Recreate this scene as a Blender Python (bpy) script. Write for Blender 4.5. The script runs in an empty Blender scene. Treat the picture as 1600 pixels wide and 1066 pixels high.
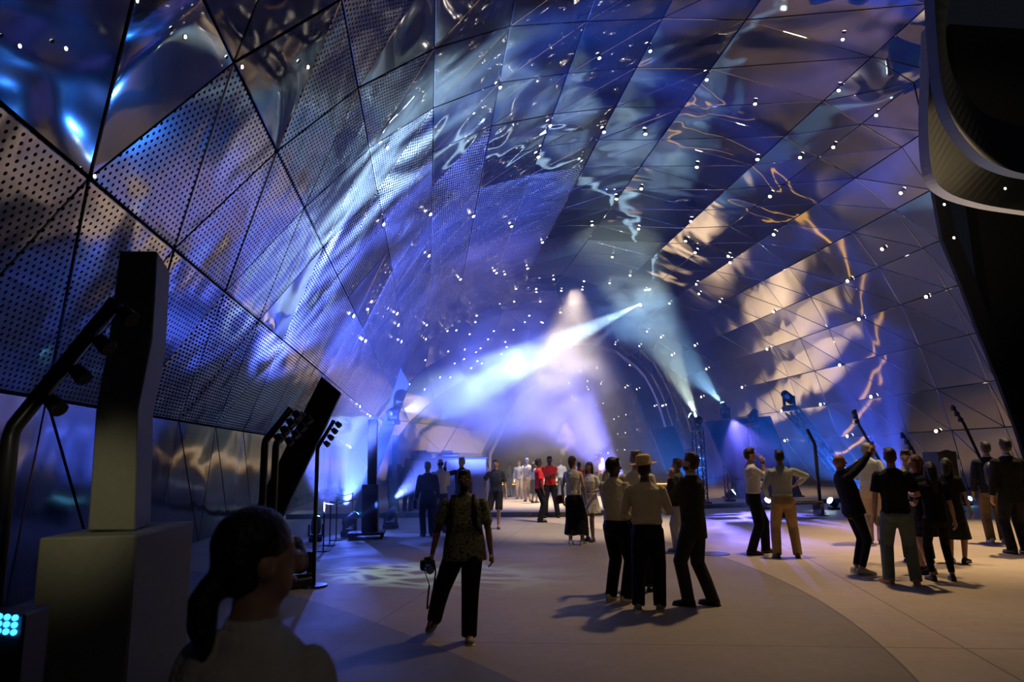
import bpy, bmesh, math, random
from mathutils import Vector, Matrix, Euler, Quaternion, noise as mnoise
random.seed(7)
S = bpy.context.scene
COL = S.collection
PI = math.pi
def R(d): return math.radians(d)

# ---------------------------------------------------------------- camera
FPX = 1067.0
CAMZ = 1.75
cam_d = bpy.data.cameras.new('camera'); cam = bpy.data.objects.new('camera', cam_d); COL.objects.link(cam)
cam_d.sensor_width = 36; cam_d.lens = FPX * 36 / 1600
cam_d.clip_end = 400
YAW, PITCH, ROLL = R(-7.1), R(9.9), R(-1.15)
Mcam = Matrix.Rotation(YAW, 4, 'Z') @ Matrix.Rotation(PI / 2 + PITCH, 4, 'X') @ Matrix.Rotation(ROLL, 4, 'Z')
Mcam = Matrix.Translation((0, 0, CAMZ)) @ Mcam
cam.matrix_world = Mcam
cam_d.dof.use_dof = True; cam_d.dof.focus_distance = 11; cam_d.dof.aperture_fstop = 3.2
S.camera = cam
# look-up helpers: a pixel of the 1600x1066 frame gives a sight line; cut it with the floor or a depth
def ray(px, py):
    return (Mcam.to_3x3() @ Vector(((px - 800) / FPX, (533 - py) / FPX, -1))).normalized()
def gnd(px, py, z=0.0):
    d = ray(px, py); t = (z - CAMZ) / d.z; return Vector((0, 0, CAMZ)) + d * t
def atY(px, py, Y):
    d = ray(px, py); return Vector((0, 0, CAMZ)) + d * (Y / d.y)

# ---------------------------------------------------------------- world and exposure
W = bpy.data.worlds.new('night'); S.world = W; W.use_nodes = True
W.node_tree.nodes['Background'].inputs[0].default_value = (.012, .014, .022, 1)
W.node_tree.nodes['Background'].inputs[1].default_value = .35
S.view_settings.view_transform = 'Standard'; S.view_settings.look = 'None'
S.view_settings.gamma = 1; S.view_settings.exposure = -0.1; S.view_settings.use_curve_mapping = False
cy = S.cycles
cy.use_denoising = True; cy.max_bounces = 7; cy.diffuse_bounces = 2; cy.glossy_bounces = 4
cy.volume_bounces = 0; cy.transmission_bounces = 2; cy.transparent_max_bounces = 6
cy.caustics_reflective = False; cy.caustics_refractive = False
cy.sample_clamp_indirect = 3; cy.sample_clamp_direct = 0; cy.blur_glossy = .3
cy.volume_step_rate = 3; cy.volume_max_steps = 64; cy.use_light_tree = True

# ---------------------------------------------------------------- lights (stage fixtures, lamps of the hall and added fills)
def gobo(ld, scale=6, lo=.35, hi=.9, warp=2.0):
    ld.use_nodes = True; nt = ld.node_tree; em = nt.nodes['Emission']
    tc = nt.nodes.new('ShaderNodeTexCoord'); vo = nt.nodes.new('ShaderNodeTexVoronoi'); vo.feature = 'DISTANCE_TO_EDGE'
    nz = nt.nodes.new('ShaderNodeTexNoise'); nz.inputs['Scale'].default_value = scale * .6; nz.inputs['Detail'].default_value = 1
    ad = nt.nodes.new('ShaderNodeVectorMath'); ad.operation = 'MULTIPLY_ADD'; ad.inputs[1].default_value = (warp * .1,) * 3
    vo.inputs['Scale'].default_value = scale
    nt.links.new(tc.outputs['Normal'], nz.inputs['Vector']); nt.links.new(nz.outputs['Color'], ad.inputs[0])
    nt.links.new(tc.outputs['Normal'], ad.inputs[2]); nt.links.new(ad.outputs[0], vo.inputs['Vector'])
    mr = nt.nodes.new('ShaderNodeMapRange'); mr.inputs['From Min'].default_value = 0; mr.inputs['From Max'].default_value = .22
    mr.inputs['To Min'].default_value = 4.2; mr.inputs['To Max'].default_value = .05
    nt.links.new(vo.outputs['Distance'], mr.inputs['Value']); nt.links.new(mr.outputs[0], em.inputs['Strength'])
def spot(loc, target, power, color, deg=40, blend=.5, r=.08, gob=None, name='spot_beam'):
    d = bpy.data.lights.new(name, 'SPOT'); d.energy = power; d.color = color; d.spot_size = R(deg); d.spot_blend = blend
    d.shadow_soft_size = r
    o = bpy.data.objects.new(name, d); COL.objects.link(o); o.location = loc
    o.rotation_euler = (Vector(target) - Vector(loc)).to_track_quat('-Z', 'Y').to_euler()
    if gob: gobo(d, *gob)
    return o
def area(loc, target, power, color, sx, sy, name='soft_light', spread=180):
    d = bpy.data.lights.new(name, 'AREA'); d.energy = power; d.color = color; d.shape = 'RECTANGLE'; d.size = sx; d.size_y = sy; d.spread = R(spread)
    o = bpy.data.objects.new(name, d); COL.objects.link(o); o.location = loc
    o.rotation_euler = (Vector(target) - Vector(loc)).to_track_quat('-Z', 'Y').to_euler()
    return o
WARM = (1, .68, .36); BLUE = (.03, .12, 1); CYAN = (.05, .38, 1); VIO = (.22, .16, 1); ICE = (.62, .85, 1); PALE = (.8, 1, .88)
RIMP = tuple(atY(1003, 474, 43))
# warm house lights high in the vault, shining down on the floor
spot((13, 13, 12), (11.5, 12.5, 0), 7000, WARM, 52, .7, .3, name='house_light')
spot((7, 12, 11), (4.5, 10.5, 0), 2600, WARM, 66, .9, .3, name='house_light')
spot((6, 15, 12), (4.2, 18, 0), 9500, (1, .78, .55), 36, .8, .3, name='house_light')
spot((6, 27, 8.8), (5.5, 27, 0), 11000, (1, .80, .60), 66, .8, .3, name='house_light')
spot((8, 53, 11), (7, 56, 0), 34000, (1, .80, .62), 64, .8, .3, name='house_light')
spot((8, 70, 8), (7, 70, 0), 16000, (1, .80, .62), 90, .8, .3, name='house_light')
spot((1.5, 5.5, 6.5), (1.6, 6.8, 0), 60, WARM, 80, 1, .3, name='house_light')
spot((-1.75, 3.2, 2.0), (-1.98, 4.4, 1.5), 10, (1, .92, .58), 56, 1, .1, name='plinth_light')
# stage beams (most leave a fixture built below, some are added without one)
spot(tuple(atY(1089, 652, 23.3)), tuple(atY(985, 425, 33)), 60000, PALE, 19, .7, .05, name='stage_beam')
spot(tuple(atY(1126, 628, 25.8)), tuple(atY(985, 470, 35)), 42000, (.3, .62, 1), 26, .7, .05, name='stage_beam')
spot(RIMP, tuple(atY(700, 618, 30)), 300000, (.5, .78, 1), 8, .7, .05, name='stage_beam')
spot(RIMP, tuple(atY(690, 745, 31)), 60000, (.4, .6, 1), 4, .6, .05, name='stage_beam')
spot((-2.1, 14.3, .7), (-.6, 16.2, 9.5), 30000, (.42, .68, 1), 34, .8, .05, (6,), name='stage_beam')
spot((-2.1, 14.5, .7), tuple(atY(560, 400, 19)), 17000, (.10, .16, 1), 62, .8, .05, (4,), name='stage_beam')
spot((-2.6, 12.4, .7), tuple(atY(470, 330, 15)), 1500, (.4, .6, 1), 40, .8, .05, (5,), name='stage_beam')
spot((-.9, 19.2, .8), (4.2, 29, 4.8), 70000, (.10, .16, 1), 32, .8, .05, name='stage_beam')
spot(tuple(atY(549, 812, 15.7)), tuple(atY(650, 757, 18.5)), 9000, (.06, .16, 1), 6, .5, .05, name='stage_beam')
spot((-.8, 23.0, 3.45), (6, 34, 6.0), 56000, (.16, .20, 1), 44, .8, .05, name='stage_beam')
spot((8.3, 28.4, .6), (5, 33, 6), 55000, (.24, .22, 1), 46, .8, .05, name='stage_beam')
spot((10.2, 25.0, .7), (8.6, 23.0, 1.8), 3000, (.03, .2, 1), 40, .7, .05, name='stage_beam')
spot((14.3, 21.5, .5), (11.0, 24.2, 4.0), 4200, (.03, .16, 1), 50, .8, .05, name='stage_beam')
spot((14.5, 21.5, .5), (15, 30, 10), 3500, BLUE, 70, .8, .05, (5,), name='stage_beam')
spot((11.2, 24.3, 3.1), (9.5, 18.5, 0), 2000, (.16, .14, 1), 38, .8, .05, (7,), name='stage_beam')
spot((-3.2, 13, 3.0), (-.2, 11.5, 0), 300, (.5, .8, .9), 38, .9, .05, (10,), name='stage_beam')
spot((-3.0, 8.2, 1.0), (-2.0, 9.6, 0), 8, (.1, .4, 1), 30, .8, .05, (8,), name='stage_beam')
spot((-3.5, 6.4, .7), (-5.2, 9, 2.6), 40, BLUE, 60, .8, .05, (5,), name='stage_beam')
spot((.4, 21, 3), (10, 34, 14), 3500, BLUE, 60, .8, .05, (4,), name='stage_beam')
spot((-2.1, 18.3, .7), tuple(atY(640, 470, 27)), 85000, (.07, .13, 1), 44, .8, .05, name='stage_beam')
spot((-2.3, 20.0, 2.6), (-.5, 15.5, 0), 350, (.08, .16, 1), 70, .8, .05, (4,), name='stage_beam')
spot((15.8, 21.8, .5), tuple(atY(1230, 230, 21)), 9000, (.05, .10, 1), 50, .8, .05, (3,), name='stage_beam')
spot((10.4, 24.8, .6), (6, 20, 12), 800, (.02, .12, 1), 110, .5, .12, name='added_wash')  # added wash lamps whose mirror images streak the ceiling blue
spot((14.4, 21.4, .5), (9, 18, 12), 800, (.03, .22, 1), 110, .5, .10, name='added_wash')
spot((-1.9, 15.0, .8), (-1, 17, 12), 350, (.03, .25, 1), 70, .5, .10, name='added_wash')
spot((-2.0, 14.2, .8), (3.0, 17, 10.5), 22000, (.02, .12, 1), 34, .8, .08, (5,), name='stage_beam')  # added blue light imitating reflected streaks on the ceiling
spot((-2.2, 18.0, .8), (7, 24, 12.3), 10000, (.02, .09, 1), 44, .8, .08, (4,), name='stage_beam')  # second added light for the ceiling's blue patches, no fixture
area((13.0, 11.0, 2.2), (14.5, 15, 6.5), 150, (1, .82, .55), 1.0, 1.0, name='added_fill', spread=70)  # added fill, no known lamp, brightens the curved soffit bands
spot((15, 27, 9), (14, 30, 0), 1800, WARM, 76, .9, .3, name='house_light')  # added to warm the floor that the right wall mirrors
spot((1.2, -2.5, 4.6), (-.5, 1.8, 1.2), 18, (1, .8, .6), 26, 1, .3, name='added_fill')  # unseen fill added behind the camera to lift the foreground woman


# ================================================================ materials
MATS = {}
def newmat(name):
    m = bpy.data.materials.new(name); m.use_nodes = True; MATS[name] = m
    return m, m.node_tree, m.node_tree.nodes['Principled BSDF']
def mat(name, col, rough=.6, metal=0, emit=None, es=0, spec=.5, wrinkle=0, wscale=9, coat=0, var=0):
    if name in MATS: return MATS[name]
    m, nt, b = newmat(name)
    c = (*col, 1)
    b.inputs['Base Color'].default_value = c; b.inputs['Roughness'].default_value = rough
    b.inputs['Metallic'].default_value = metal; b.inputs['Specular IOR Level'].default_value = spec
    if emit:
        b.inputs['Emission Color'].default_value = (*emit, 1); b.inputs['Emission Strength'].default_value = es
        m.cycles.emission_sampling = 'NONE'
    tc = nt.nodes.new('ShaderNodeTexCoord')
    nz = nt.nodes.new('ShaderNodeTexNoise'); nz.inputs['Scale'].default_value = wscale; nz.inputs['Detail'].default_value = 3
    nt.links.new(tc.outputs['Object'], nz.inputs['Vector'])
    v = var if var else .12
    hs = nt.nodes.new('ShaderNodeHueSaturation'); hs.inputs['Color'].default_value = c
    mr = nt.nodes.new('ShaderNodeMapRange'); mr.inputs['To Min'].default_value = 1 - v; mr.inputs['To Max'].default_value = 1 + v
    nt.links.new(nz.outputs['Fac'], mr.inputs['Value']); nt.links.new(mr.outputs[0], hs.inputs['Value'])
    nt.links.new(hs.outputs[0], b.inputs['Base Color'])
    if wrinkle:
        bp = nt.nodes.new('ShaderNodeBump'); bp.inputs['Strength'].default_value = 1; bp.inputs['Distance'].default_value = wrinkle
        nz.inputs['Distortion'].default_value = 1.2
        nt.links.new(nz.outputs['Fac'], bp.inputs['Height']); nt.links.new(bp.outputs[0], b.inputs['Normal'])
    return m

def steel(name, base=.62, rough=.1, perf=None, wave=.02, metal=.78, wsc=.55):
    """polished panel steel that bends reflections; perf = (pitch x, pitch y, radius x, radius y) punched holes"""
    m, nt, b = newmat(name); L = nt.links.new
    tc = nt.nodes.new('ShaderNodeTexCoord'); oi = nt.nodes.new('ShaderNodeObjectInfo')
    mul = nt.nodes.new('ShaderNodeMath'); mul.operation = 'MULTIPLY'; mul.inputs[1].default_value = 91.7
    L(oi.outputs['Random'], mul.inputs[0])
    add = nt.nodes.new('ShaderNodeVectorMath'); add.operation = 'ADD'; ge = nt.nodes.new('ShaderNodeNewGeometry'); L(ge.outputs['Position'], add.inputs[0]); add.inputs[1].default_value = (3.1, 7.7, 1.3)
    mp = nt.nodes.new('ShaderNodeMapping'); mp.inputs['Scale'].default_value = (1.3, 1.3, 1.3); L(add.outputs[0], mp.inputs['Vector'])
    n1 = nt.nodes.new('ShaderNodeTexNoise'); n1.inputs['Scale'].default_value = wsc; n1.inputs['Detail'].default_value = 2
    n1.inputs['Roughness'].default_value = .35; n1.inputs['Distortion'].default_value = .45
    L(mp.outputs[0], n1.inputs['Vector'])
    bp = nt.nodes.new('ShaderNodeBump'); bp.inputs['Strength'].default_value = 1; bp.inputs['Distance'].default_value = wave * 10
    L(n1.outputs['Fac'], bp.inputs['Height']); L(bp.outputs[0], b.inputs['Normal'])
    b.inputs['Metallic'].default_value = metal; b.inputs['Roughness'].default_value = rough
    # sheet-to-sheet difference of tone
    mr = nt.nodes.new('ShaderNodeMapRange'); mr.inputs['To Min'].default_value = base * .82; mr.inputs['To Max'].default_value = base * 1.12
    L(oi.outputs['Random'], mr.inputs['Value'])
    cc = nt.nodes.new('ShaderNodeCombineColor')
    for k in range(3): L(mr.outputs[0], cc.inputs[k])
    L(cc.outputs[0], b.inputs['Base Color'])
    if perf:
        sx = nt.nodes.new('ShaderNodeSeparateXYZ'); L(tc.outputs['Object'], sx.inputs[0])
        def M(op, a, bb=None, c=None):
            n = nt.nodes.new('ShaderNodeMath'); n.operation = op
            for i, v in enumerate((a, bb, c)):
                if v is None: continue
                if isinstance(v, (int, float)): n.inputs[i].default_value = v
                else: L(v, n.inputs[i])
            return n.outputs[0]
        px, py, rx, ry = perf
        row = M('FLOOR', M('DIVIDE', sx.outputs[1], py)); odd = M('MULTIPLY', M('MODULO', M('ABSOLUTE', row), 2), .5)
        u = M('SUBTRACT', M('FRACT', M('ADD', M('DIVIDE', sx.outputs[0], px), odd)), .5)
        v = M('SUBTRACT', M('FRACT', M('DIVIDE', sx.outputs[1], py)), .5)
        u = M('DIVIDE', M('MULTIPLY', u, px), rx); v = M('DIVIDE', M('MULTIPLY', v, py), ry)
        d = M('ADD', M('MULTIPLY', u, u), M('MULTIPLY', v, v)); hole = M('LESS_THAN', d, 1)
        db = nt.nodes.new('ShaderNodeBsdfDiffuse'); db.inputs[0].default_value = (.006, .006, .009, 1)
        mx = nt.nodes.new('ShaderNodeMixShader'); out = nt.nodes['Material Output']
        L(hole, mx.inputs[0]); L(b.outputs[0], mx.inputs[1]); L(db.outputs[0], mx.inputs[2]); L(mx.outputs[0], out.inputs['Surface'])
    return m
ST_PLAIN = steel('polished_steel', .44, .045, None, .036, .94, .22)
ST_NEAR_SHADED = steel('shade_toned_steel', .15, .08, None, .034, .92, .3)  # darker copy of the polished steel, dimmer reflections put into its colour
ST_WALL = steel('polished_steel_wall', .56, .05, None, .0085, .88, .22)
ST_PERF = steel('perforated_steel', .38, .13, (.115, .075, .021, .021), .016, .82, .4)
ST_SLOT = steel('slotted_steel', .60, .16, (.16, .07, .055, .02), .018, .7, .45)
ST_FINE = steel('finely_slotted_steel', .58, .2, (.20, .10, .06, .03), .014, .7)
ST_MESH = steel('dark_mesh_steel', .2, .3, (.16, .12, .05, .05), .01, .6)
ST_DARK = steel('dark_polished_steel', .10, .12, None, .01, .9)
ST_LOW_SHADED = steel('shade_toned_lower_steel', .15, .12, None, .007, .9, .38)  # base darkened so the lower left wall's glow reads dim
BLACK = mat('black_backing', (.008, .008, .01), .8)

# ================================================================ object helpers
def tag(o, label=None, cat=None, group=None, kind=None):
    if label: o['label'] = label
    if cat: o['category'] = cat
    if group: o['group'] = group
    if kind: o['kind'] = kind
    return o
def empty(name, loc=(0, 0, 0), rz=0, label=None, cat=None, group=None):
    o = bpy.data.objects.new(name, None); COL.objects.link(o); o.location = loc; o.rotation_euler = (0, 0, rz)
    o.empty_display_size = .2
    return tag(o, label, cat, group)
def link(name, me, parent=None, m=None, loc=None):
    o = bpy.data.objects.new(name, me); COL.objects.link(o)
    if m and not me.materials: me.materials.append(m)
    if parent: o.parent = parent
    if loc: o.location = loc
    return o
def mk(name, bm, m, parent=None, smooth=False, loc=None):
    me = bpy.data.meshes.new(name); bm.normal_update(); bm.to_mesh(me); bm.free()
    if smooth:
        me.polygons.foreach_set('use_smooth', [True] * len(me.polygons))
    return link(name, me, parent, m, loc)
def box(bm, c, s, rot=None, bev=0):
    M = Matrix.Translation(c)
    if rot is not None: M = M @ (rot.to_4x4() if not isinstance(rot, (tuple, list)) else Euler(rot).to_matrix().to_4x4())
    M = M @ Matrix.Diagonal((s[0], s[1], s[2], 1))
    g = bmesh.ops.create_cube(bm, size=1, matrix=M)
    if bev:
        es = list({e for v in g['verts'] for e in v.link_edges})
        bmesh.ops.bevel(bm, geom=es, offset=bev, segments=1, affect='EDGES')
    return bm
def frame_of(d):
    d = Vector(d).normalized(); up = Vector((0, 0, 1)) if abs(d.z) < .95 else Vector((0, 1, 0))
    x = d.cross(up).normalized(); y = x.cross(d).normalized(); return x, y, d
def loft(bm, rings, cap=True):
    """rings: list of lists of Vectors of equal length"""
    vs = [[bm.verts.new(p) for p in r] for r in rings]; n = len(vs[0])
    for a, b in zip(vs, vs[1:]):
        for k in range(n): bm.faces.new((a[k], a[(k + 1) % n], b[(k + 1) % n], b[k]))
    if cap:
        bm.faces.new(list(reversed(vs[0]))); bm.faces.new(vs[-1])
    return bm
def tube(bm, pts, rad, n=8, sq=1.0):
    pts = [Vector(p) for p in pts]; rs = rad if isinstance(rad, (list, tuple)) else [rad] * len(pts)
    rings = []; px = None
    for i, p in enumerate(pts):
        d = (pts[min(i + 1, len(pts) - 1)] - pts[max(i - 1, 0)])
        if px is None: x, y, dd = frame_of(d); px = x
        dn = d.normalized(); x = (px - dn * px.dot(dn)).normalized(); y = dn.cross(x); px = x
        rings.append([p + (x * math.cos(2 * PI * k / n) + y * sq * math.sin(2 * PI * k / n)) * rs[i] for k in range(n)])
    return loft(bm, rings)
def lathe(bm, prof, c=(0, 0, 0), n=20, M=None, cap=True):
    rings = []
    for r, z in prof:
        ring = [Vector((r * math.cos(2 * PI * k / n), r * math.sin(2 * PI * k / n), z)) for k in range(n)]
        if M is not None: ring = [M @ p for p in ring]
        rings.append([p + Vector(c) for p in ring])
    return loft(bm, rings, cap)
def prism(bm, poly, h0, h1, M=None):
    a = [Vector((x, y, h0)) for x, y in poly]; b = [Vector((x, y, h1)) for x, y in poly]
    if M is not None: a = [M @ p for p in a]; b = [M @ p for p in b]
    return loft(bm, [a, b])

# ================================================================ floor
def floor_mat():
    m, nt, b = newmat('polished_concrete'); L = nt.links.new
    tc = nt.nodes.new('ShaderNodeTexCoord')
    def nz(sc, det=4, ro=.6):
        n = nt.nodes.new('ShaderNodeTexNoise'); n.inputs['Scale'].default_value = sc; n.inputs['Detail'].default_value = det; n.inputs['Roughness'].default_value = ro
        L(tc.outputs['Object'], n.inputs['Vector']); return n.outputs['Fac']
    def M(op, a, bb=None, c=None):
        n = nt.nodes.new('ShaderNodeMath'); n.operation = op
        for i, v in enumerate((a, bb, c)):
            if v is None: continue
            if isinstance(v, (int, float)): n.inputs[i].default_value = v
            else: L(v, n.inputs[i])
        return n.outputs[0]
    def ring(cx, cy_):
        v = nt.nodes.new('ShaderNodeVectorMath'); v.operation = 'DISTANCE'; L(tc.outputs['Object'], v.inputs[0]); v.inputs[1].default_value = (cx, cy_, 0)
        return v.outputs['Value']
    def mix(f, a, bcol):
        n = nt.nodes.new('ShaderNodeMix'); n.data_type = 'RGBA'; L(f, n.inputs['Factor'])
        if isinstance(a, tuple): n.inputs['A'].default_value = (*a, 1)
        else: L(a, n.inputs['A'])
        n.inputs['B'].default_value = (*bcol, 1); return n.outputs['Result']
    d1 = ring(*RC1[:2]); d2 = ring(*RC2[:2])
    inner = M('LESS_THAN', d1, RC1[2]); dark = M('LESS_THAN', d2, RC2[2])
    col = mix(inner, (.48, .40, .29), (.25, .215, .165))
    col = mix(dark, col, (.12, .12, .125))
    seam = M('LESS_THAN', M('ABSOLUTE', M('SUBTRACT', d1, RC1[2])), .012)
    sx = nt.nodes.new('ShaderNodeSeparateXYZ'); L(tc.outputs['Object'], sx.inputs[0])
    s2 = M('LESS_THAN', M('ABSOLUTE', M('SUBTRACT', M('FRACT', M('DIVIDE', M('ADD', sx.outputs[1], M('MULTIPLY', sx.outputs[0], .25)), 6.0)), .2)), .0016)
    s3 = M('LESS_THAN', M('ABSOLUTE', M('SUBTRACT', M('FRACT', M('DIVIDE', M('SUBTRACT', sx.outputs[0], M('MULTIPLY', sx.outputs[1], .3)), 6.0)), .5)), .0016)
    col = mix(M('MULTIPLY', M('MAXIMUM', M('MAXIMUM', seam, s2), s3), .65), col, (.06, .055, .05))
    hs = nt.nodes.new('ShaderNodeHueSaturation'); L(col, hs.inputs['Color'])
    val = M('ADD', M('MULTIPLY', nz(.55, 6), .7), M('ADD', M('MULTIPLY', nz(7, 5), .35), .5)); L(val, hs.inputs['Value'])
    L(hs.outputs[0], b.inputs['Base Color'])
    mr = nt.nodes.new('ShaderNodeMapRange'); mr.inputs['To Min'].default_value = .48; mr.inputs['To Max'].default_value = .78
    L(nz(.9, 4), mr.inputs['Value']); L(mr.outputs[0], b.inputs['Roughness'])
    bp = nt.nodes.new('ShaderNodeBump'); bp.inputs['Distance'].default_value = .002; L(nz(14, 6), bp.inputs['Height']); L(bp.outputs[0], b.inputs['Normal'])
    return m
def circ3(a, b, c):
    ax, ay, bx, by, cx, cy_ = a.x, a.y, b.x, b.y, c.x, c.y
    d = 2 * (ax * (by - cy_) + bx * (cy_ - ay) + cx * (ay - by))
    ux = ((ax*ax+ay*ay)*(by-cy_)+(bx*bx+by*by)*(cy_-ay)+(cx*cx+cy_*cy_)*(ay-by))/d
    uy = ((ax*ax+ay*ay)*(cx-bx)+(bx*bx+by*by)*(ax-cx)+(cx*cx+cy_*cy_)*(bx-ax))/d
    return ux, uy, math.hypot(ax-ux, ay-uy)
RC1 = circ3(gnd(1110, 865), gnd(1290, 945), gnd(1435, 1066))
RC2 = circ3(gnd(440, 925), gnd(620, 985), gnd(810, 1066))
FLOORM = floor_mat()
def flat(name, x0, x1, y0, y1, z0, z1, m):
    bm = bmesh.new(); box(bm, ((x0+x1)/2, (y0+y1)/2, (z0+z1)/2), (x1-x0, y1-y0, z1-z0)); o = mk(name, bm, m); o['kind'] = 'structure'; return o
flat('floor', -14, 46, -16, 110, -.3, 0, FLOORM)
# low raised platform across the far half of the hall: curved kerb
STEP = .13
kp = [gnd(560, 808, .0), gnd(700, 808), gnd(900, 808), gnd(1060, 797), gnd(1300, 786)]
kp = [Vector((-4.6, kp[0].y, 0))] + kp[1:] + [Vector((19.8, kp[-1].y + .6, 0))]
poly = [(p.x, p.y) for p in kp] + [(19.8, 96), (-4.6, 96)]
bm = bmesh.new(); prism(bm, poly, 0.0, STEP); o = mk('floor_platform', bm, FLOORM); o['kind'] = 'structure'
bm = bmesh.new()
for a, b in zip(kp, kp[1:]):
    d = (b - a); L_ = d.length; n = max(1, int(L_ / 1.2))
    for k in range(n):
        p = a + d * ((k + .5) / n); box(bm, (p.x, p.y, STEP * .5 + .01), (L_ / n - .012, .10, STEP + .02), Matrix.Rotation(math.atan2(d.y, d.x), 3, 'Z'), .008)
o = mk('trim_1', bm, mat('kerb_steel', (.10, .095, .09), .35, .4)); o['kind'] = 'structure'

# ================================================================ vault
# cross-section corners (x, height above the camera), left foot over the crown to the right foot
PROF = [(-5.35, -1.75), (-5.1, .94), (-3.6, 3.06), (-2.42, 4.98), (-1.3, 6.9), (.13, 8.7), (1.95, 10.3), (4.2, 11.55), (6.6, 12.3),
        (9.1, 12.4), (12.9, 11.45), (14.15, 10.68), (15.5, 9.92), (16.9, 8.74), (17.85, 7.3), (18.6, 5.77), (19.2, 4.1), (19.7, 2.4), (20.1, .8), (20.5, -1.75)]
START = [-4, -4, -4, -4, -1, 2, 6, 8, 10, 12, 14.5, 16.2, 18.3, 20.0, 21.0, 21.3, 21.5, 21.5, 21.5, 21.4]
SH = [0, 0, 0, .8, 2.1, 3.5, 4.9, 6.3, 7.0, 7.0] + [7.0] * 10
STEPY = 2.5; BASEY = 7.38 - 5 * 2.5; ENDY = 47
C0 = Vector((7.6, 0, -1.75 + 1.75))
def sect(i, y):
    """point of profile line i at distance y down the hall; past ENDY the vault narrows to the far arch"""
    x, h = PROF[i]; z = h + CAMZ
    if y > ENDY:
        t = min(1, (y - ENDY) / 13.0); t = t * t * (3 - 2 * t)
        cx = 13.6; cw = 8.4 / 12.9; hz = 12.0 / 14.05
        x = x * (1 - t) + (cx + (x - 7.57) * cw) * t; z = z * (1 - t * (1 - hz))
    if y > 60:
        x += ((y - 60) ** 2) * .009
    return Vector((x, y, z))
NL = len(PROF)
def nodes(i, y0, y1):
    off = BASEY + SH[i]; k0 = math.ceil((y0 - off) / STEPY - 1e-6)
    return off, k0
EDGE_DARK = mat('dark_edge_metal', (.02, .02, .022), .5, .6)
shells = {}
for nm, a, b in (('wall_left', 0, 3), ('ceiling', 3, 10), ('wall_right', 10, NL - 1)):
    bm = bmesh.new()
    for i in range(a, b):
        for y0, y1 in [(y, y + 3.5) for y in [k * 3.5 - 7 for k in range(21)]]:
            q = []
            for (ii, yy) in ((i, y0), (i + 1, y0), (i + 1, y1), (i, y1)):
                s0 = START[ii]; p = sect(ii, max(yy, s0)); c = Vector((7.6, p.y, 3)); d = (p - c); d.y = 0
                q.append(p + d.normalized() * .22)
            if (q[0] - q[3]).length < .01 and (q[1] - q[2]).length < .01: continue
            q2 = []
            for p in q:
                c = Vector((7.6, p.y, 3)); d = p - c; d.y = 0; q2.append(p + d.normalized() * .35)
            try: loft(bm, [q, q2])
            except Exception: pass
    shells[nm] = mk(nm, bm, BLACK); shells[nm]['kind'] = 'structure'
far = bpy.data.objects.new('wall_far', None); COL.objects.link(far); far['kind'] = 'structure'; shells['wall_far'] = far

NODEPTS = []
cnt = {}
def panel(parent, a, b, c, m, thick=.05, gap=.014):
    """one triangular sheet with its own thickness, set off from its neighbours by an open joint"""
    cen = (a + b + c) / 3
    n = (b - a).cross(c - a).normalized(); ctr = Vector((8, cen.y, 3))
    if n.dot(ctr - cen) < 0: n = -n
    ex = Vector((0, 1, 0)); ex = (ex - n * ex.dot(n)).normalized(); ey = n.cross(ex)
    M = Matrix((ex, ey, n)).transposed().to_4x4(); M.translation = cen
    Mi = M.inverted()
    pts = [Mi @ p for p in (a, b, c)]
    out = []
    for p in pts:
        d = p.to_2d(); out.append(d)
    # inset towards the centre by a true edge offset
    def inset(ps, g):
        res = []
        for k in range(3):
            p0, p1, p2 = ps[k - 1], ps[k], ps[(k + 1) % 3]
            e1 = (p1 - p0).normalized(); e2 = (p2 - p1).normalized()
            sgn = 1 if (ps[1] - ps[0]).cross(ps[2] - ps[0]) > 0 else -1
            n1 = Vector((-e1.y, e1.x)) * sgn; n2 = Vector((-e2.y, e2.x)) * sgn
            den = 1 + n1.dot(n2)
            res.append(p1 + (n1 + n2) / max(den, .25) * g)
        return res
    i0 = inset(out, gap); i1 = inset(out, gap + .012)
    if (out[1] - out[0]).cross(out[2] - out[0]) < 0: i0.reverse(); i1.reverse()
    bm = bmesh.new()
    t = random.uniform(-.006, .006)
    loft(bm, [[Vector((p.x, p.y, -thick)) for p in i0], [Vector((p.x, p.y, t - .01)) for p in i0], [Vector((p.x, p.y, t)) for p in i1]])
    me = bpy.data.meshes.new('panel'); bm.to_mesh(me); bm.free(); me.materials.append(m)
    o = bpy.data.objects.new('panel', me); COL.objects.link(o); o.parent = parent; o.matrix_world = M
    return o
def pick(i, y, upper):
    """finish of the sheet by where it sits; dark copies near the camera hold painted shade"""
    r = random.random()
    if i == 0: return ST_LOW_SHADED
    if i == 1 and y < 4.2: return ST_DARK  # dark colour stands in for a black reflection in these sheets
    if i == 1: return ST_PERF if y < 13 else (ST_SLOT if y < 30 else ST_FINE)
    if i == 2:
        if y < 4.6: return ST_DARK  # same black reflection carried on as sheet colour
        if y < 6.6: return ST_NEAR_SHADED
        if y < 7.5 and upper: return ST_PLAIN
        if y < 15: return ST_PERF if r > .12 else ST_PLAIN
        return ST_SLOT if y < 26 and r > .1 else (ST_FINE if r > .12 else ST_PLAIN)
    if i == 3:
        if y < 10.5: return ST_NEAR_SHADED
        if y < 16: return ST_PERF
        return ST_SLOT if r > .15 else ST_PLAIN
    if i == 4:
        if y < 13: return ST_PLAIN if r > .35 else ST_PERF
        if y < 17: return ST_PERF if r > .4 else ST_PLAIN
        return ST_SLOT
    if i == 5: return ST_PLAIN if y < 20.5 else ST_FINE
    if i in (6, 7): return ST_PLAIN if y < 26 else ST_FINE
    if i in (8, 9) and 36 < y < 45: return ST_MESH
    if i >= 12: return ST_WALL
    return ST_PLAIN
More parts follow.
